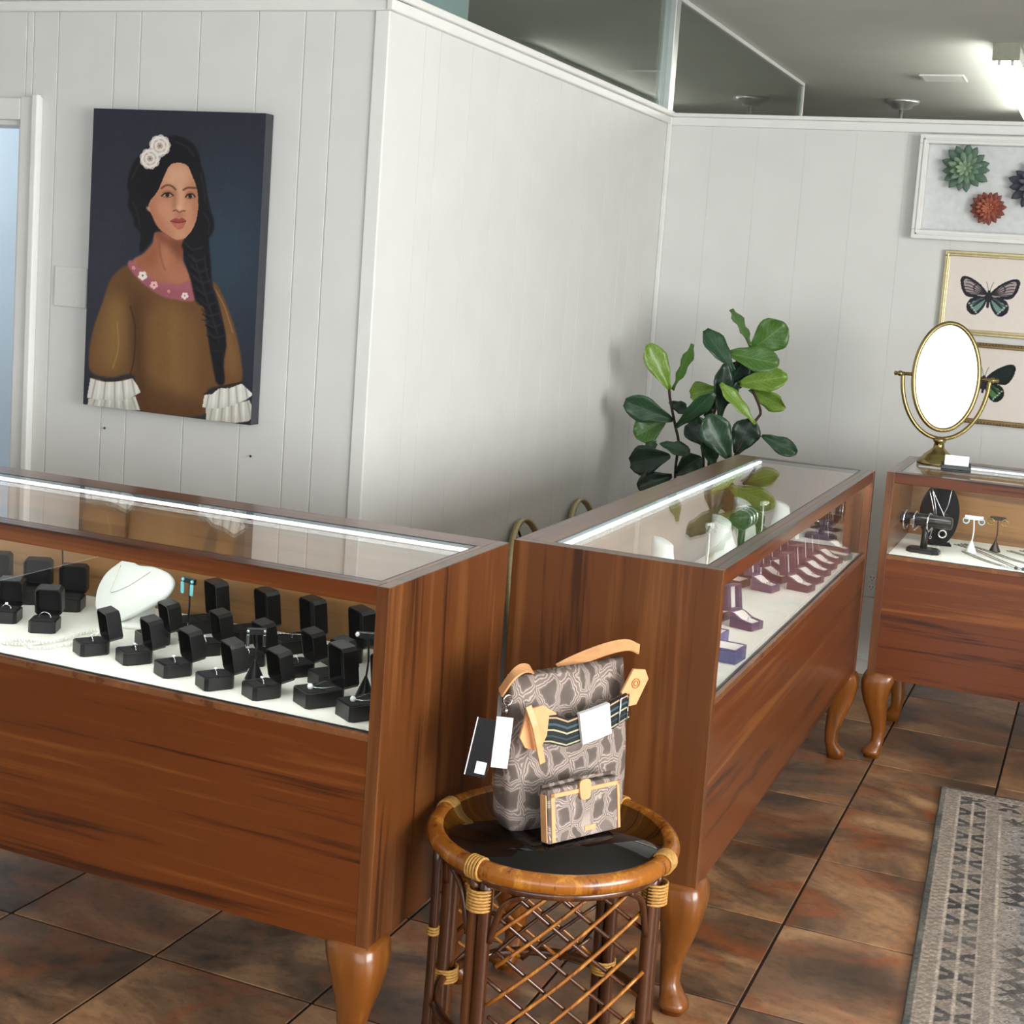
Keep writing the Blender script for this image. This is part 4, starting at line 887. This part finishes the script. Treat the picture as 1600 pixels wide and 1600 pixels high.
    for cx, cy, r, c in ((650, 882, 17, '#f0e7de'), (698, 920, 15, '#edb9b3'), (826, 962, 13, '#f1dfd6'), (612, 850, 7, '#e2a9a5'), (760, 945, 6, '#d9938f')):
        for k in range(5):
            a = 2*PI*k/5 + .3; q = np.array([cx + r * .65 * math.cos(a), cy + r * .65 * math.sin(a)]); P.poly(S([(q[0] + r * .5 * math.cos(b), q[1] + r * .5 * math.sin(b)) for b in np.linspace(0, 2*PI, 8, endpoint=False)]), c, 0, .95)
        P.poly(S([(cx + r * .25 * math.cos(b), cy + r * .25 * math.sin(b)) for b in np.linspace(0, 2*PI, 6, endpoint=False)]), '#7d4a2a')
    # hair mass
    P.poly(S([(760, 308), (830, 325), (872, 370), (885, 430), (905, 520), (925, 600), (940, 680), (920, 720), (930, 830), (935, 900), (960, 980), (985, 1080), (995, 1160), (985, 1240), (990, 1320), (960, 1325), (940, 1240), (920, 1120), (905, 1010), (870, 980), (850, 900), (820, 800), (815, 720), (700, 700), (680, 740), (640, 780), (640, 700), (605, 640), (590, 560), (582, 500), (600, 430), (640, 380), (690, 330)]), '#15141a', 1)
    for pts in ([(840, 760), (870, 830), (900, 920), (930, 1020), (960, 1120)], [(870, 700), (900, 780), (915, 870), (950, 960), (975, 1060)], [(620, 560), (640, 640), (655, 700)], [(880, 450), (900, 540), (930, 640)], [(780, 330), (840, 350), (870, 400)], [(610, 470), (640, 420), (700, 380)]):
        P.line(S(pts), 8, '#2e2b31', .7)
    for k in range(7): P.line(S([(825 + 18 * k, 800 + 65 * k), (860 + 20 * k, 830 + 60 * k), (880 + 17 * k, 815 + 68 * k)]), 6, '#29262c', .6)
    # bun and loose waves beside the face
    P.poly(F([(300, 95), (380, 100), (440, 145), (472, 215), (470, 260), (400, 250), (340, 240), (290, 270), (240, 390), (190, 470), (120, 420), (70, 390), (68, 330), (100, 240), (170, 160)]), '#141319', 1)
    P.poly(F([(90, 420), (68, 465), (80, 510), (112, 535), (105, 590), (145, 640), (140, 742), (185, 705), (222, 640), (215, 560), (185, 500), (170, 440)]), '#17161b', 1)
    P.poly(F([(440, 230), (490, 280), (510, 370), (522, 480), (552, 550), (550, 620), (525, 670), (530, 740), (470, 760), (400, 740), (380, 690), (430, 620), (462, 540), (466, 430), (450, 330)]), '#17161b', 1)
    # face
    m = P.poly(F([(300, 262), (340, 240), (400, 252), (432, 310), (458, 380), (467, 450), (463, 530), (446, 590), (415, 642), (372, 674), (332, 668), (270, 628), (228, 580), (206, 530), (186, 500), (196, 455), (238, 400), (264, 340)]), '#c68c6c', 0)
    P.poly(F([(175, 490), (240, 410), (250, 520), (300, 620), (345, 670), (280, 640), (215, 560)]), '#a5674c', 7, .75, clip=m); P.poly(F([(300, 270), (390, 262), (420, 330), (360, 370), (280, 350)]), '#d9a98b', 7, .75, clip=m)
    P.poly(F([(225, 460), (300, 455), (315, 530), (255, 550)]), '#d39075', 7, .7, clip=m); P.poly(F([(405, 450), (455, 450), (445, 540), (410, 540)]), '#cf9275', 6, .7, clip=m); P.poly(F([(335, 625), (390, 620), (395, 655), (345, 660)]), '#d49c80', 5, .7, clip=m)
    P.poly(F([(440, 320), (462, 400), (466, 520), (448, 590), (440, 480)]), '#9c644a', 5, .7, clip=m); P.poly(F([(250, 385), (330, 380), (338, 440), (260, 445)]), '#b2785c', 5, .6, clip=m); P.poly(F([(395, 390), (455, 388), (455, 440), (400, 445)]), '#b2785c', 5, .6, clip=m)
    P.poly(F([(345, 370), (385, 370), (392, 470), (395, 505), (365, 515), (340, 505), (338, 470)]), '#d7a283', 3, .85, clip=m); P.poly(F([(330, 395), (345, 400), (346, 480), (332, 500), (326, 470)]), '#94593f', 3, .7, clip=m)
    P.poly(F([(350, 480), (372, 478), (378, 500), (356, 504)]), '#e2b497', 2, .7, clip=m); P.line(F([(330, 508), (345, 504), (362, 516), (380, 508), (394, 508)]), 6, '#6f3a29', .85, clip=m); P.poly(F([(335, 518), (390, 518), (378, 545), (350, 545)]), '#aa6d52', 3, .6, clip=m)
    P.line(F([(260, 382), (285, 366), (315, 368), (340, 388)]), 8, '#5b382a', .8); P.line(F([(384, 390), (410, 377), (452, 378)]), 8, '#5b382a', .8)
    for cx, cy, wd in ((296, 421, 30), (424, 426, 24)):
        P.poly(F([(cx - wd, cy + 4), (cx - 14, cy - 10), (cx + 10, cy - 12), (cx + wd, cy + 2), (cx + 8, cy + 11), (cx - 14, cy + 11)]), '#b99a88', 0, curve=False)
        P.poly(F([(cx - 2 + 12 * math.cos(q), cy - 1 + 11 * math.sin(q)) for q in np.linspace(0, 2*PI, 12, endpoint=False)]), '#24140f', 0)
        P.line(F([(cx - wd - 4, cy + 4), (cx - 14, cy - 11), (cx + 10, cy - 13), (cx + wd + 2, cy + 2)]), 6, '#1e110d', .95); P.line(F([(cx - wd, cy + 6), (cx - 4, cy + 13), (cx + wd, cy + 4)]), 4, '#7a4a38', .7); P.line(F([(cx - wd, cy - 14), (cx, cy - 26), (cx + wd, cy - 12)]), 5, '#8a5642', .6)
    P.poly(F([(312, 566), (343, 548), (362, 553), (380, 547), (402, 564), (380, 572), (340, 574)]), '#9d4a40', 0); P.poly(F([(322, 572), (360, 576), (396, 568), (384, 602), (360, 612), (336, 596)]), '#b96356', 0); P.line(F([(314, 567), (345, 572), (364, 573), (400, 566)]), 4, '#5f2721', .95); P.poly(F([(345, 582), (375, 580), (370, 594), (350, 594)]), '#cf8072', 2, .7)
    P.poly(F([(176, 486), (190, 492), (192, 508), (180, 504)]), '#c2a08c', 1)
    P.line(F([(210, 545), (250, 610), (300, 648), (345, 672), (385, 668)]), 5, '#6d3c2a', .5)
    # braid sheen
    for k in range(9):
        x, y = 430 + 16 * k, 690 + 62 * k; P.line(F([(x - 30, y), (x + 10, y + 34), (x + 62, y + 20)]), 9, '#2d2a30', .7); P.line(F([(x - 26, y + 26), (x + 8, y + 52)]), 6, '#08080b', .7)
    for pts in ([(90, 330), (130, 250), (200, 200)], [(330, 120), (400, 150), (440, 200)], [(480, 300), (498, 380), (505, 460)], [(95, 460), (120, 510), (140, 600)], [(500, 520), (530, 570), (525, 630)]): P.line(F(pts), 8, '#2b282e', .7)
    # white roses
    for cx, cy, R in ((247, 146, 58), (192, 218, 56)):
        for rad, n_, pr_, c in ((.68, 9, .40, '#cfc3bb'), (.60, 9, .36, '#ece4dd'), (.36, 6, .32, '#c3b4ab'), (.28, 6, .28, '#e9dfd8'), (.08, 3, .22, '#b7a59c')):
            for k in range(n_):
                a = 2*PI*k/n_ + rad * 5; P.poly(F([(cx + R * rad * math.cos(a) + R * pr_ * math.cos(q), cy + R * rad * math.sin(a) + R * pr_ * math.sin(q)) for q in np.linspace(0, 2*PI, 9, endpoint=False)]), c, 0, .9)
            for k in range(n_):
                a = 2*PI*(k + .5)/n_ + rad * 5; P.line(F([(cx + R * (rad - .14) * math.cos(a - .3), cy + R * (rad - .14) * math.sin(a - .3)), (cx + R * rad * math.cos(a), cy + R * rad * math.sin(a)), (cx + R * (rad - .14) * math.cos(a + .3), cy + R * (rad - .14) * math.sin(a + .3))]), 4, '#75645c', .6)
    P.img += (P.blur(rng.random(X.shape), 1) - .5)[..., None] * 0.05
    return P.img
PW, PH, PZ, PX = 0.588, 0.868, 1.100, -2.812
p = thing('portrait_painting', 'canvas portrait of a dark haired woman in brown dress', 'painting', (PX, YP - 0.043, PZ))
MB().box(0, PW, 0.0006, 0.040, 0, PH, ch=0.0015).build('canvas', flat('canvas_edge_charcoal', '#34363d', 0.6, var=0.1, scale=20), p)
grid_mesh('portrait_print', PW, PH, 300, 440, portrait(300, 440), vcol_mat('portrait_paint', 0.55, 0.15), p)

# ------------------------------------------------------------------ switch plate, outlet, nails
t = thing('wall_plate', 'blank white wall plate left of the portrait', 'wall plate', (-2.906, YP, 1.442))
MB().box(-0.060, 0.060, -0.007, 0, -0.060, 0.060, ch=0.003).build('plate', MPLATE, t)
for z in (-.042, .042): MB().lathe([(0.004, 0), (0.003, 0.0015)], 10, Matrix.Translation((0.02, -0.007, z)) @ Matrix.Rotation(PI/2, 4, 'X')).build('screw', MTRIM, t)
t = thing('power_outlet', 'white double power outlet on the wall between two cases', 'outlet', (-0.832, YB, 0.39))
MB().box(-0.036, 0.036, -0.006, 0, -0.058, 0.058, ch=0.002).build('plate', MPLATE, t)
for z in (-.02, .02):
    MB().prism(chamf(0.030, 0.026, 0.008), 0, 0.002, up(0, -0.006, z)).build('socket', MTRIM, t)
    MB().box(-.008, -.0055, -.0085, -.008, z, z + .009).box(.0055, .008, -.0085, -.008, z, z + .008).box(-.002, .002, -.0085, -.008, z - .009, z - .005).build('slots', MBLKC, t)
for x, z, lab in ((-2.243, 1.006, 'small nail in the wall below right of the portrait'), (-2.76, 1.031, 'small nail in the wall below left of the portrait')):
    tag(MB().lathe([(0.0035, 0), (0.0035, 0.002), (0.001, 0.002), (0.001, 0.008)], 8, Matrix.Translation((x, YP - 0.007, z)) @ Matrix.Rotation(-PI/2, 4, 'X')).build('nail', MDARK), lab, 'nail')
tag(MB().tube(smooth_open([(-0.86, 5.9, 0.39 - .02), (-0.86, 5.86, 0.1), (-0.85, 5.75, 0.006), (-0.82, 5.56, 0.006), (-0.85, 5.42, 0.006), (-0.95, 5.2, 0.006)]), 0.0045, 7).build('extension_cord', MBLKM), 'black power cord on the floor under the display case', 'cord')

# ------------------------------------------------------------------ framed pieces on the back wall
def frame_bars(W, H, w, d, mat, parent, ch=0.003, step=True):
    for (x0, x1, z0, z1) in ((0, W, H - w, H), (0, W, 0, w), (0, w, w, H - w), (W - w, W, w, H - w)):
        b = MB().box(x0, x1, -d, 0, z0, z1, ch=ch)
        b.build('frame_bar', mat, parent)
    if step:
        i = w * 0.45
        for (x0, x1, z0, z1) in ((i, W - i, H - i - w * .22, H - i), (i, W - i, i, i + w * .22), (i, i + w * .22, i, H - i), (W - i - w * .22, W - i, i, H - i)):
            MB().box(x0, x1, -d - 0.006, -d + .001, z0, z1, ch=0.002).build('frame_bead', mat, parent)
t = thing('shadow_box', 'white shadow box frame on wall holding three succulents', 'picture frame', (-0.810, YB, 1.822))
frame_bars(0.86, 0.413, 0.036, 0.060, MTRIM, t)
MB().box(0.03, 0.83, -0.008, -0.001, 0.03, 0.385).build('backing', flat('pale_grey_backing', '#d4d6d6', 0.7), t)
def succulent(label, x, z, R, cols, n0, seed):
    r_ = random.Random(seed)
    t = thing('succulent', label, 'succulent', (x, YB - 0.019, z), 0, 'artificial succulents in the shadow box')
    lv = MB(); ms = []
    secs = [(0, .08, .02), (.25, .16, .05), (.6, .2, .06), (.85, .13, .04), (1.0, .015, .008)]
    for i, (c, a, b) in enumerate(zip(cols, (1.0, 0.74, 0.48), (0.012, 0.024, 0.034))):
        m = flat('succulent_%s_%d' % (label.split()[0], i), c, 0.6, var=0.15, scale=60)
        n = n0 - i * 3
        base = MB().loft([[(R * a * w_ * math.cos(q), -R * th_ * 1.0 * math.sin(q), R * a * L_) for q in np.linspace(0, 2*PI, 8, endpoint=False)] for L_, w_, th_ in secs]).mesh('leaf'); base.materials.append(m)
        for k in range(n):
            o = bpy.data.objects.new('leaf', base); C.objects.link(o); o.parent = t
            o.rotation_euler = Euler((0.16 + 0.30 * i, 2*PI*(k + .5 * i)/n + r_.uniform(-.07, .07), 0), 'XYZ'); o.rotation_mode = 'XYZ'
            o.matrix_basis = Matrix.Translation((0, -b, 0)) @ Matrix.Rotation(2*PI*(k + .5 * i)/n + r_.uniform(-.07, .07), 4, 'Y') @ Matrix.Rotation(0.14 + 0.33 * i, 4, 'X') @ Matrix.Scale(r_.uniform(.9, 1.05), 4)
    MB().sphere((0, -0.03, 0), R * .2, 10, 6).build('core', ms[0] if ms else flat('succ_core_' + label.split()[0], cols[-1], .6), t)
succulent('green succulent rosette in the white shadow box', -0.628, 2.105, 0.098, ('#56705f', '#6c8670', '#87a080'), 15, 1)
succulent('rust red succulent rosette in the white shadow box', -0.525, 1.955, 0.070, ('#7e4034', '#99503c', '#b06a4e'), 17, 2)
succulent('dark slate succulent rosette at right picture edge', -0.365, 2.055, 0.095, ('#3c414d', '#4d535f', '#5f7a72'), 14, 3)
def butterfly(P, cx, cy, s, dark, wing, teal):
    f = lambda pts, m=1: [(cx + m * x * s, cy + y * s) for x, y in pts]
    for m in (-1, 1):
        a = P.poly(f([(3, -4), (25, -30), (55, -48), (74, -50), (80, -38), (74, -12), (60, 6), (40, 8), (12, 8)], m), dark)
        P.poly(f([(10, -4), (28, -24), (54, -40), (68, -42), (70, -30), (62, -8), (40, 0), (14, 4)], m), wing, 0, .9)
        for k in range(7): P.line(f([(8, -2), (40 + 4 * k, -40 + 7 * k), (58 + 3.4 * k, -47 + 8.5 * k)], m), 2.6 * s, dark, .85, clip=a)
        P.line(f([(34, -30), (42, -22), (40, -12)], m), 4 * s, dark, .8, clip=a)
        b = P.poly(f([(3, 4), (20, 8), (44, 10), (56, 26), (54, 46), (38, 58), (22, 52), (8, 30)], m), dark)
        P.poly(f([(8, 10), (30, 14), (44, 24), (44, 40), (32, 48), (20, 38)], m), teal, 0, .85)
        for k in range(5): P.line(f([(6, 8), (30 + 3 * k, 16 + 6 * k), (48 - 4 * k, 18 + 10 * k)], m), 2.6 * s, dark, .85, clip=b)
        for k in range(6): P.poly(f([(50 - 5 * k + 2.4 * math.cos(q), 26 + 6 * k + 2.4 * math.sin(q)) for q in np.linspace(0, 2*PI, 6, endpoint=False)], m), '#cfe0da', 0, .8)
        P.line(f([(1, -10), (6, -28), (10, -38)], m), 1.4 * s, dark)
    P.poly(f([(-4, -12), (4, -12), (5, 10), (3, 34), (-3, 34), (-5, 10)]), '#2b2a30')
def framed(label, loc, W, H, w, mat, dark, wing, teal, s, cx, cy, beads=False):
    t = thing('butterfly_picture', label, 'picture frame', loc)
    frame_bars(W, H, w, 0.024, mat, t, step=not beads)
    if beads:
        for zz in (w * .3, H - w * .3):
            b = MB()
            for k in range(int(W / .012)): b.sphere((0.006 + .012 * k, -0.026, zz), 0.0052, 7, 4)
            b.build('beaded_moulding', mat, t)
    P = Paint(150, 150, 0, 200, 0, 200 * H / W, '#e4dad2'); butterfly(P, cx, cy, s, dark, wing, teal)
    P.img += (P.blur(rng.random(P.X.shape), 1) - .5)[..., None] * .03
    o = grid_mesh('butterfly_print', W - 2 * w + .004, H - 2 * w + .004, 150, 150, P.img, vcol_mat('print_ink', .7), t); o.location = (w - .002, -0.012, w - .002)
    MB().box(w - .004, W - w + .004, -0.0115, -0.002, w - .004, H - w + .004).build('mat_board', flat('cream_board', '#e3dad2', .8), t)
framed('gold framed butterfly print with pink and teal wings', (-0.672, YB, 1.452), 0.37, 0.332, 0.022, MGOLDF, '#26262e', '#b9a6a4', '#7fa59b', 0.86, 98, 92)
framed('beaded gold framed print of dark green butterfly behind vanity mirror', (-0.660, YB, 1.100), 0.40, 0.325, 0.020, flat('bronze_moulding', '#8c7550', .4, .6, scale=200), '#16201f', '#1d2b2a', '#5f8a4d', 0.80, 92, 74, True)

# ------------------------------------------------------------------ oval gold mirrors leaning on the side partition
for i, (y, lab) in enumerate(((4.625, 'gold rimmed oval mirror leaning on side wall behind the first case'), (5.205, 'gold rimmed oval mirror leaning on side wall near the plant'))):
    t = thing('oval_mirror', lab, 'mirror', (XW + 0.165, y, 0.0), 0, 'gold rimmed oval mirrors')
    m = Matrix.Rotation(math.radians(-11), 4, 'Y') @ Matrix.Translation((0, 0, 0.368))
    el = lambda s: [(0, 0.205 * s * math.cos(a), 0.366 * s * math.sin(a)) for a in np.linspace(0, 2*PI, 48, endpoint=False)]
    MB().loft([[m @ Vector((x, p_[1] * s, p_[2] * (1 - (1 - s) * .56))) for p_ in el(1)] for x, s in ((-.010, .955), (-.010, 1.0), (.012, 1.0), (.012, .95), (-.010, .955))], cap=False).build('frame', MGOLDF, t)
    MB().prism([(p_[1] * .95, p_[2] * .972) for p_ in el(1)], -0.006, 0.001, m @ Matrix(((0, 0, 1, 0), (1, 0, 0, 0), (0, 1, 0, 0), (0, 0, 0, 1)))).build('mirror_glass', MMIR, t)

# ------------------------------------------------------------------ fiddle leaf fig
fig = thing('fiddle_leaf_fig', 'potted fiddle leaf fig in the corner behind the cases', 'plant', (-1.47, 5.50, 0))
def W_(cx, cy, Y):        # leaf layout on the sketch of the plant: sketch units to metres around the trunk
    d = Y - 5.5
    return Vector((-1.9218 + 5.465e-4 * cx + 4.71e-5 * cy - 0.3494 * d + 9.94e-5 * cx * d + 8.6e-6 * cy * d + 1.47, d, 1.4976 + 5.39e-5 * cx - 5.333e-4 * cy - 0.0186 * d + 9.8e-6 * cx * d - 9.7e-5 * cy * d))
MBARK = flat('fig_stem_bark', '#3a2f24', .8, var=.2)
def leafmat(i, a, b, vein):
    m, nt, bs = newmat('fig_leaf_%d' % i); uv = N(nt, 'ShaderNodeTexCoord'); sp = N(nt, 'ShaderNodeSeparateXYZ'); nt.links.new(uv.outputs['UV'], sp.inputs[0])
    ab = N(nt, 'ShaderNodeMath', operation='SUBTRACT'); ab.inputs[1].default_value = .5; nt.links.new(sp.outputs[0], ab.inputs[0])
    ab2 = N(nt, 'ShaderNodeMath', operation='ABSOLUTE'); nt.links.new(ab.outputs[0], ab2.inputs[0])
    k = N(nt, 'ShaderNodeMath', operation='MULTIPLY_ADD'); k.inputs[1].default_value = -0.9; nt.links.new(ab2.outputs[0], k.inputs[0]); nt.links.new(sp.outputs[1], k.inputs[2])
    fr = N(nt, 'ShaderNodeMath', operation='MULTIPLY'); fr.inputs[1].default_value = 7; nt.links.new(k.outputs[0], fr.inputs[0])
    f2 = N(nt, 'ShaderNodeMath', operation='FRACT'); nt.links.new(fr.outputs[0], f2.inputs[0])
    lt = N(nt, 'ShaderNodeMath', operation='LESS_THAN'); lt.inputs[1].default_value = 0.10; nt.links.new(f2.outputs[0], lt.inputs[0])
    l2 = N(nt, 'ShaderNodeMath', operation='LESS_THAN'); l2.inputs[1].default_value = 0.022; nt.links.new(ab2.outputs[0], l2.inputs[0])
    mx = N(nt, 'ShaderNodeMath', operation='MAXIMUM'); nt.links.new(lt.outputs[0], mx.inputs[0]); nt.links.new(l2.outputs[0], mx.inputs[1])
    ml = N(nt, 'ShaderNodeMath', operation='MULTIPLY'); ml.inputs[1].default_value = .45; nt.links.new(mx.outputs[0], ml.inputs[0])
    no = N(nt, 'ShaderNodeTexNoise'); no.inputs['Scale'].default_value = 25; r = ramp(nt, [(.35, a), (.65, b)]); nt.links.new(no.outputs['Fac'], r.inputs['Fac'])
    mc = N(nt, 'ShaderNodeMix', data_type='RGBA'); nt.links.new(ml.outputs[0], mc.inputs[0]); nt.links.new(r.outputs['Color'], mc.inputs[6]); mc.inputs[7].default_value = col(vein)
    nt.links.new(mc.outputs[2], bs.inputs['Base Color']); bs.inputs['Roughness'].default_value = .38
    return m
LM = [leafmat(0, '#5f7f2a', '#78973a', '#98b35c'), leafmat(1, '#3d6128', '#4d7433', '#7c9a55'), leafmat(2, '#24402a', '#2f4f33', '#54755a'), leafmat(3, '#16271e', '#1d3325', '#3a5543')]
leaves = [((500, 690), (350, 360), 80, 5.42, 0, .1), ((515, 690), (690, 380), 36, 5.45, 1, .9), ((530, 920), (160, 790), 88, 5.40, 2, -.2), ((470, 930), (240, 1040), 95, 5.46, 1, .2), ((510, 1190), (195, 1250), 104, 5.36, 3, .1), ((520, 1340), (260, 1430), 75, 5.38, 3, .2),
    ((430, 1100), (650, 1155), 48, 5.40, 2, -.4), ((545, 970), (830, 740), 58, 5.36, 2, .3), ((510, 790), (630, 850), 42, 5.48, 3, .2), ((850, 690), (655, 730), 74, 5.50, 0, .2), ((970, 560), (775, 250), 72, 5.44, 2, .3), ((930, 430), (1295, 500), 88, 5.46, 1, -.2),
    ((1100, 410), (1345, 230), 118, 5.56, 1, .1), ((1090, 390), (970, 105), 42, 5.52, 1, 1.0), ((1010, 655), (1352, 600), 82, 5.52, 0, -.1), ((1100, 690), (1330, 830), 58, 5.56, 0, .5), ((1130, 950), (895, 645), 46, 5.42, 0, .5), ((870, 910), (920, 520), 66, 5.44, 3, .2),
    ((900, 720), (1050, 500), 100, 5.55, 3, .1), ((940, 1200), (790, 890), 104, 5.30, 2, .0), ((765, 1110), (635, 950), 66, 5.40, 3, .1), ((990, 1160), (1110, 915), 96, 5.42, 3, .0), ((1180, 1030), (1425, 1150), 60, 5.44, 2, -.1), ((550, 1320), (735, 1200), 80, 5.34, 3, .1),
    ((760, 890), (855, 770), 38, 5.50, 3, .3), ((830, 1260), (790, 1040), 64, 5.36, 2, .1), ((400, 1090), (330, 1150), 40, 5.42, 2, .2), ((760, 1110), (700, 900), 60, 5.48, 3, .1), ((1010, 640), (930, 790), 46, 5.52, 3, .2), ((1000, 600), (1140, 560), 50, 5.58, 2, .2)]
def leaf(b, tp, hw, Y, mi, roll):
    B, T = W_(*b, Y), W_(*tp, Y - 0.06 + 0.1 * ((tp[0] * 7 + tp[1]) % 10) / 10)
    ax = (T - B); L = ax.length; d = ax.normalized(); view = Vector((0.38, -0.92, 0.1)).normalized()
    sd = d.cross(view).normalized(); nn = sd.cross(d).normalized()
    R = Matrix.Rotation(roll, 3, d); sd = R @ sd; nn = R @ nn
    hwm = hw * 6.1e-4 / max(.35, math.cos(roll)); vs = []; uvs = []; nu, nv = 7, 11
    for j in range(nv):
        q = j / (nv - 1); wq = hwm * (math.sin(PI * min(1, q * .93 + .035)) ** .65) * (0.55 + 0.62 * q - 0.10 * math.sin(PI * 2 * q))
        for i in range(nu):
            s = i / (nu - 1) * 2 - 1
            wav = 0.006 * math.sin(q * 17 + s * 2) * abs(s)
            vs.append(B + d * (L * q) + sd * (wq * s) + nn * (-0.22 * hwm * s * s * 0 + 0.25 * hwm * abs(s) + wav - 0.10 * L * q * q)); uvs.append((i / (nu - 1), q))
    fs = [(j*nu + i, j*nu + i + 1, (j+1)*nu + i + 1, (j+1)*nu + i) for j in range(nv - 1) for i in range(nu - 1)]
    o = MB().add(vs, fs, True).build('leaf', LM[mi], fig)
    ul = o.data.uv_layers.new(name='UVMap')
    for lp in o.data.loops: ul.data[lp.index].uv = uvs[lp.vertex_index]
    so = o.modifiers.new('thickness', 'SOLIDIFY'); so.thickness = 0.0012
for a in leaves: leaf(*a)
for pts in ([(560, 1750, 5.48), (545, 1330, 5.42), (570, 1100, 5.42), (545, 960, 5.42), (510, 780, 5.43), (500, 690, 5.42)], [(740, 1750, 5.5), (755, 1250, 5.45), (755, 1110, 5.45), (840, 850, 5.47), (900, 700, 5.48), (960, 540, 5.48), (1100, 400, 5.53)], [(780, 1750, 5.5), (795, 1240, 5.43), (810, 1100, 5.40), (860, 900, 5.44)], [(800, 1700, 5.5), (1000, 1150, 5.42), (1130, 930, 5.46), (1170, 850, 5.50), (1110, 690, 5.53)]):
    P = [W_(x, y, Y) for x, y, Y in pts]
    MB().tube(smooth_open([(0.0 + 0.3 * P[0].x * .2, P[0].y * .3, 0.28)] + P), 0.0055, 7).build('stem', MBARK, fig)
MB().lathe([(0.13, 0), (0.15, 0.02), (0.17, 0.28), (0.18, 0.30), (0.16, 0.30), (0.155, 0.27)], 28).build('pot', flat('grey_ceramic_pot', '#8b8b88', .5), fig)
MB().lathe([(0.155, 0.26), (0.05, 0.28)], 20).build('soil', flat('potting_soil', '#2b211a', .95, var=.3, scale=80, bump=.5), fig)

# ------------------------------------------------------------------ rug
def rug_img(W, H, nx, ny):
    X, Y = np.meshgrid(np.linspace(0, W, nx), np.linspace(0, H, ny))
    e = np.minimum(np.minimum(X, W - X), np.minimum(Y, H - Y))          # distance to the edge
    along = np.where((np.minimum(X, W - X) < np.minimum(Y, H - Y)), Y, X)
    noise = lambda s: np.kron(rng.random((ny // s + 2, nx // s + 2)), np.ones((s, s)))[:ny, :nx]
    beige = np.array([0.66, 0.60, 0.55]); grey = np.array([0.48, 0.45, 0.43]); dark = np.array([0.24, 0.24, 0.25]); blue = np.array([0.33, 0.36, 0.39]); light = np.array([0.76, 0.70, 0.65])
    img = np.zeros((ny, nx, 3)) + beige
    def put(m, c, a=1.0): 
        nonlocal img
        img = img + (np.array(c) - img) * (np.clip(m, 0, 1) * a)[..., None]
    put(e < 0.012, (0.36, 0.36, 0.35))
    z1 = (e > .018) & (e < .052); put(z1 & ((np.floor(along / .012) % 2 == 0) ^ (e > .035)), grey, .55)
    for a in (.054, .140, .180): put((e > a) & (e < a + .006), light)
    z2 = (e > .060) & (e < .140); put(z2, (0.60, 0.55, 0.51)); c = np.abs((e - .100) / .040); sa = np.abs(((along / .105) % 1) * 2 - 1)
    put(z2 & (c > .10) & (sa > .26 + .50 * (1 - c)), dark, .85); put(z2 & (c > .45) & (sa > .86), light, .6)
    put(z2 & (c * .8 + sa * 1.2 < .62), grey, .5); put(z2 & (c * .8 + sa * 1.2 < .30), beige, .9); put(z2 & (c < .07), light)
    z3 = (e > .146) & (e < .180); put(z3, (0.62, 0.57, 0.53)); put(z3 & (np.sin(along * 420) * np.sin(e * 500) > .1), grey, .6)
    z4 = e > .186; put(z4, (0.62, 0.58, 0.54)); f = e - .186
    tri = np.abs(((along / .034) % 1) * 2 - 1); zone = np.sin(along * 2 * PI / .62 + .9) > -.35
    inn = z4 & (f > .006 + .026 * tri); put(inn & zone, dark, .85); put(inn & ~zone, (0.58, 0.56, 0.55))
    tri2 = np.abs(((along / .068) % 1) * 2 - 1); put(inn & zone & (f > .05 + .03 * tri2) & (f < .066 + .03 * tri2), light, .8)
    q = (((f / .062) % 1) * 2 - 1, ((along / .058) % 1) * 2 - 1); dm = np.abs(q[0]) + np.abs(q[1])
    put(inn & (dm < .62), light, .75); put(inn & (dm < .34), blue, .9); put(inn & (dm < .14), light)
    put(inn & (np.abs(q[0]) > .8) & (np.abs(q[1]) > .7), blue, .8); mid_ = z4 & (f > .28); put(mid_, beige, .8); put(mid_ & (dm < .5), dark, .7)
    fade = P_blur(noise(14), 8) ; img = img + (np.array([0.60, 0.56, 0.52]) - img) * (np.clip((fade - .35) * 1.5, 0, .55))[..., None]
    img = img * (0.86 + 0.28 * noise(1))[..., None] * (0.93 + .14 * noise(3))[..., None]
    return img
def P_blur(m, r): return Paint.blur(None, m, r)
RW, RH = 1.3, 2.1
rug = thing('area_rug', 'grey and beige patterned area rug on the tile floor', 'rug', (-0.371, 4.777, 0.001), math.radians(3.4))
MB().box(0, RW, -RH, 0, 0, 0.0085, ch=0.002).build('rug_edge', flat('dark_rug_binding', '#4b4a46', .9, var=.2, scale=200), rug)
o = grid_mesh('rug_pile', RW - .008, RH - .008, 330, 530, rug_img(RW, RH, 330, 530), vcol_mat('rug_wool', .95, .6, .1, 400), rug)
o.rotation_euler = (-PI/2, 0, 0); o.location = (0.004, -RH + 0.004, 0.0088)
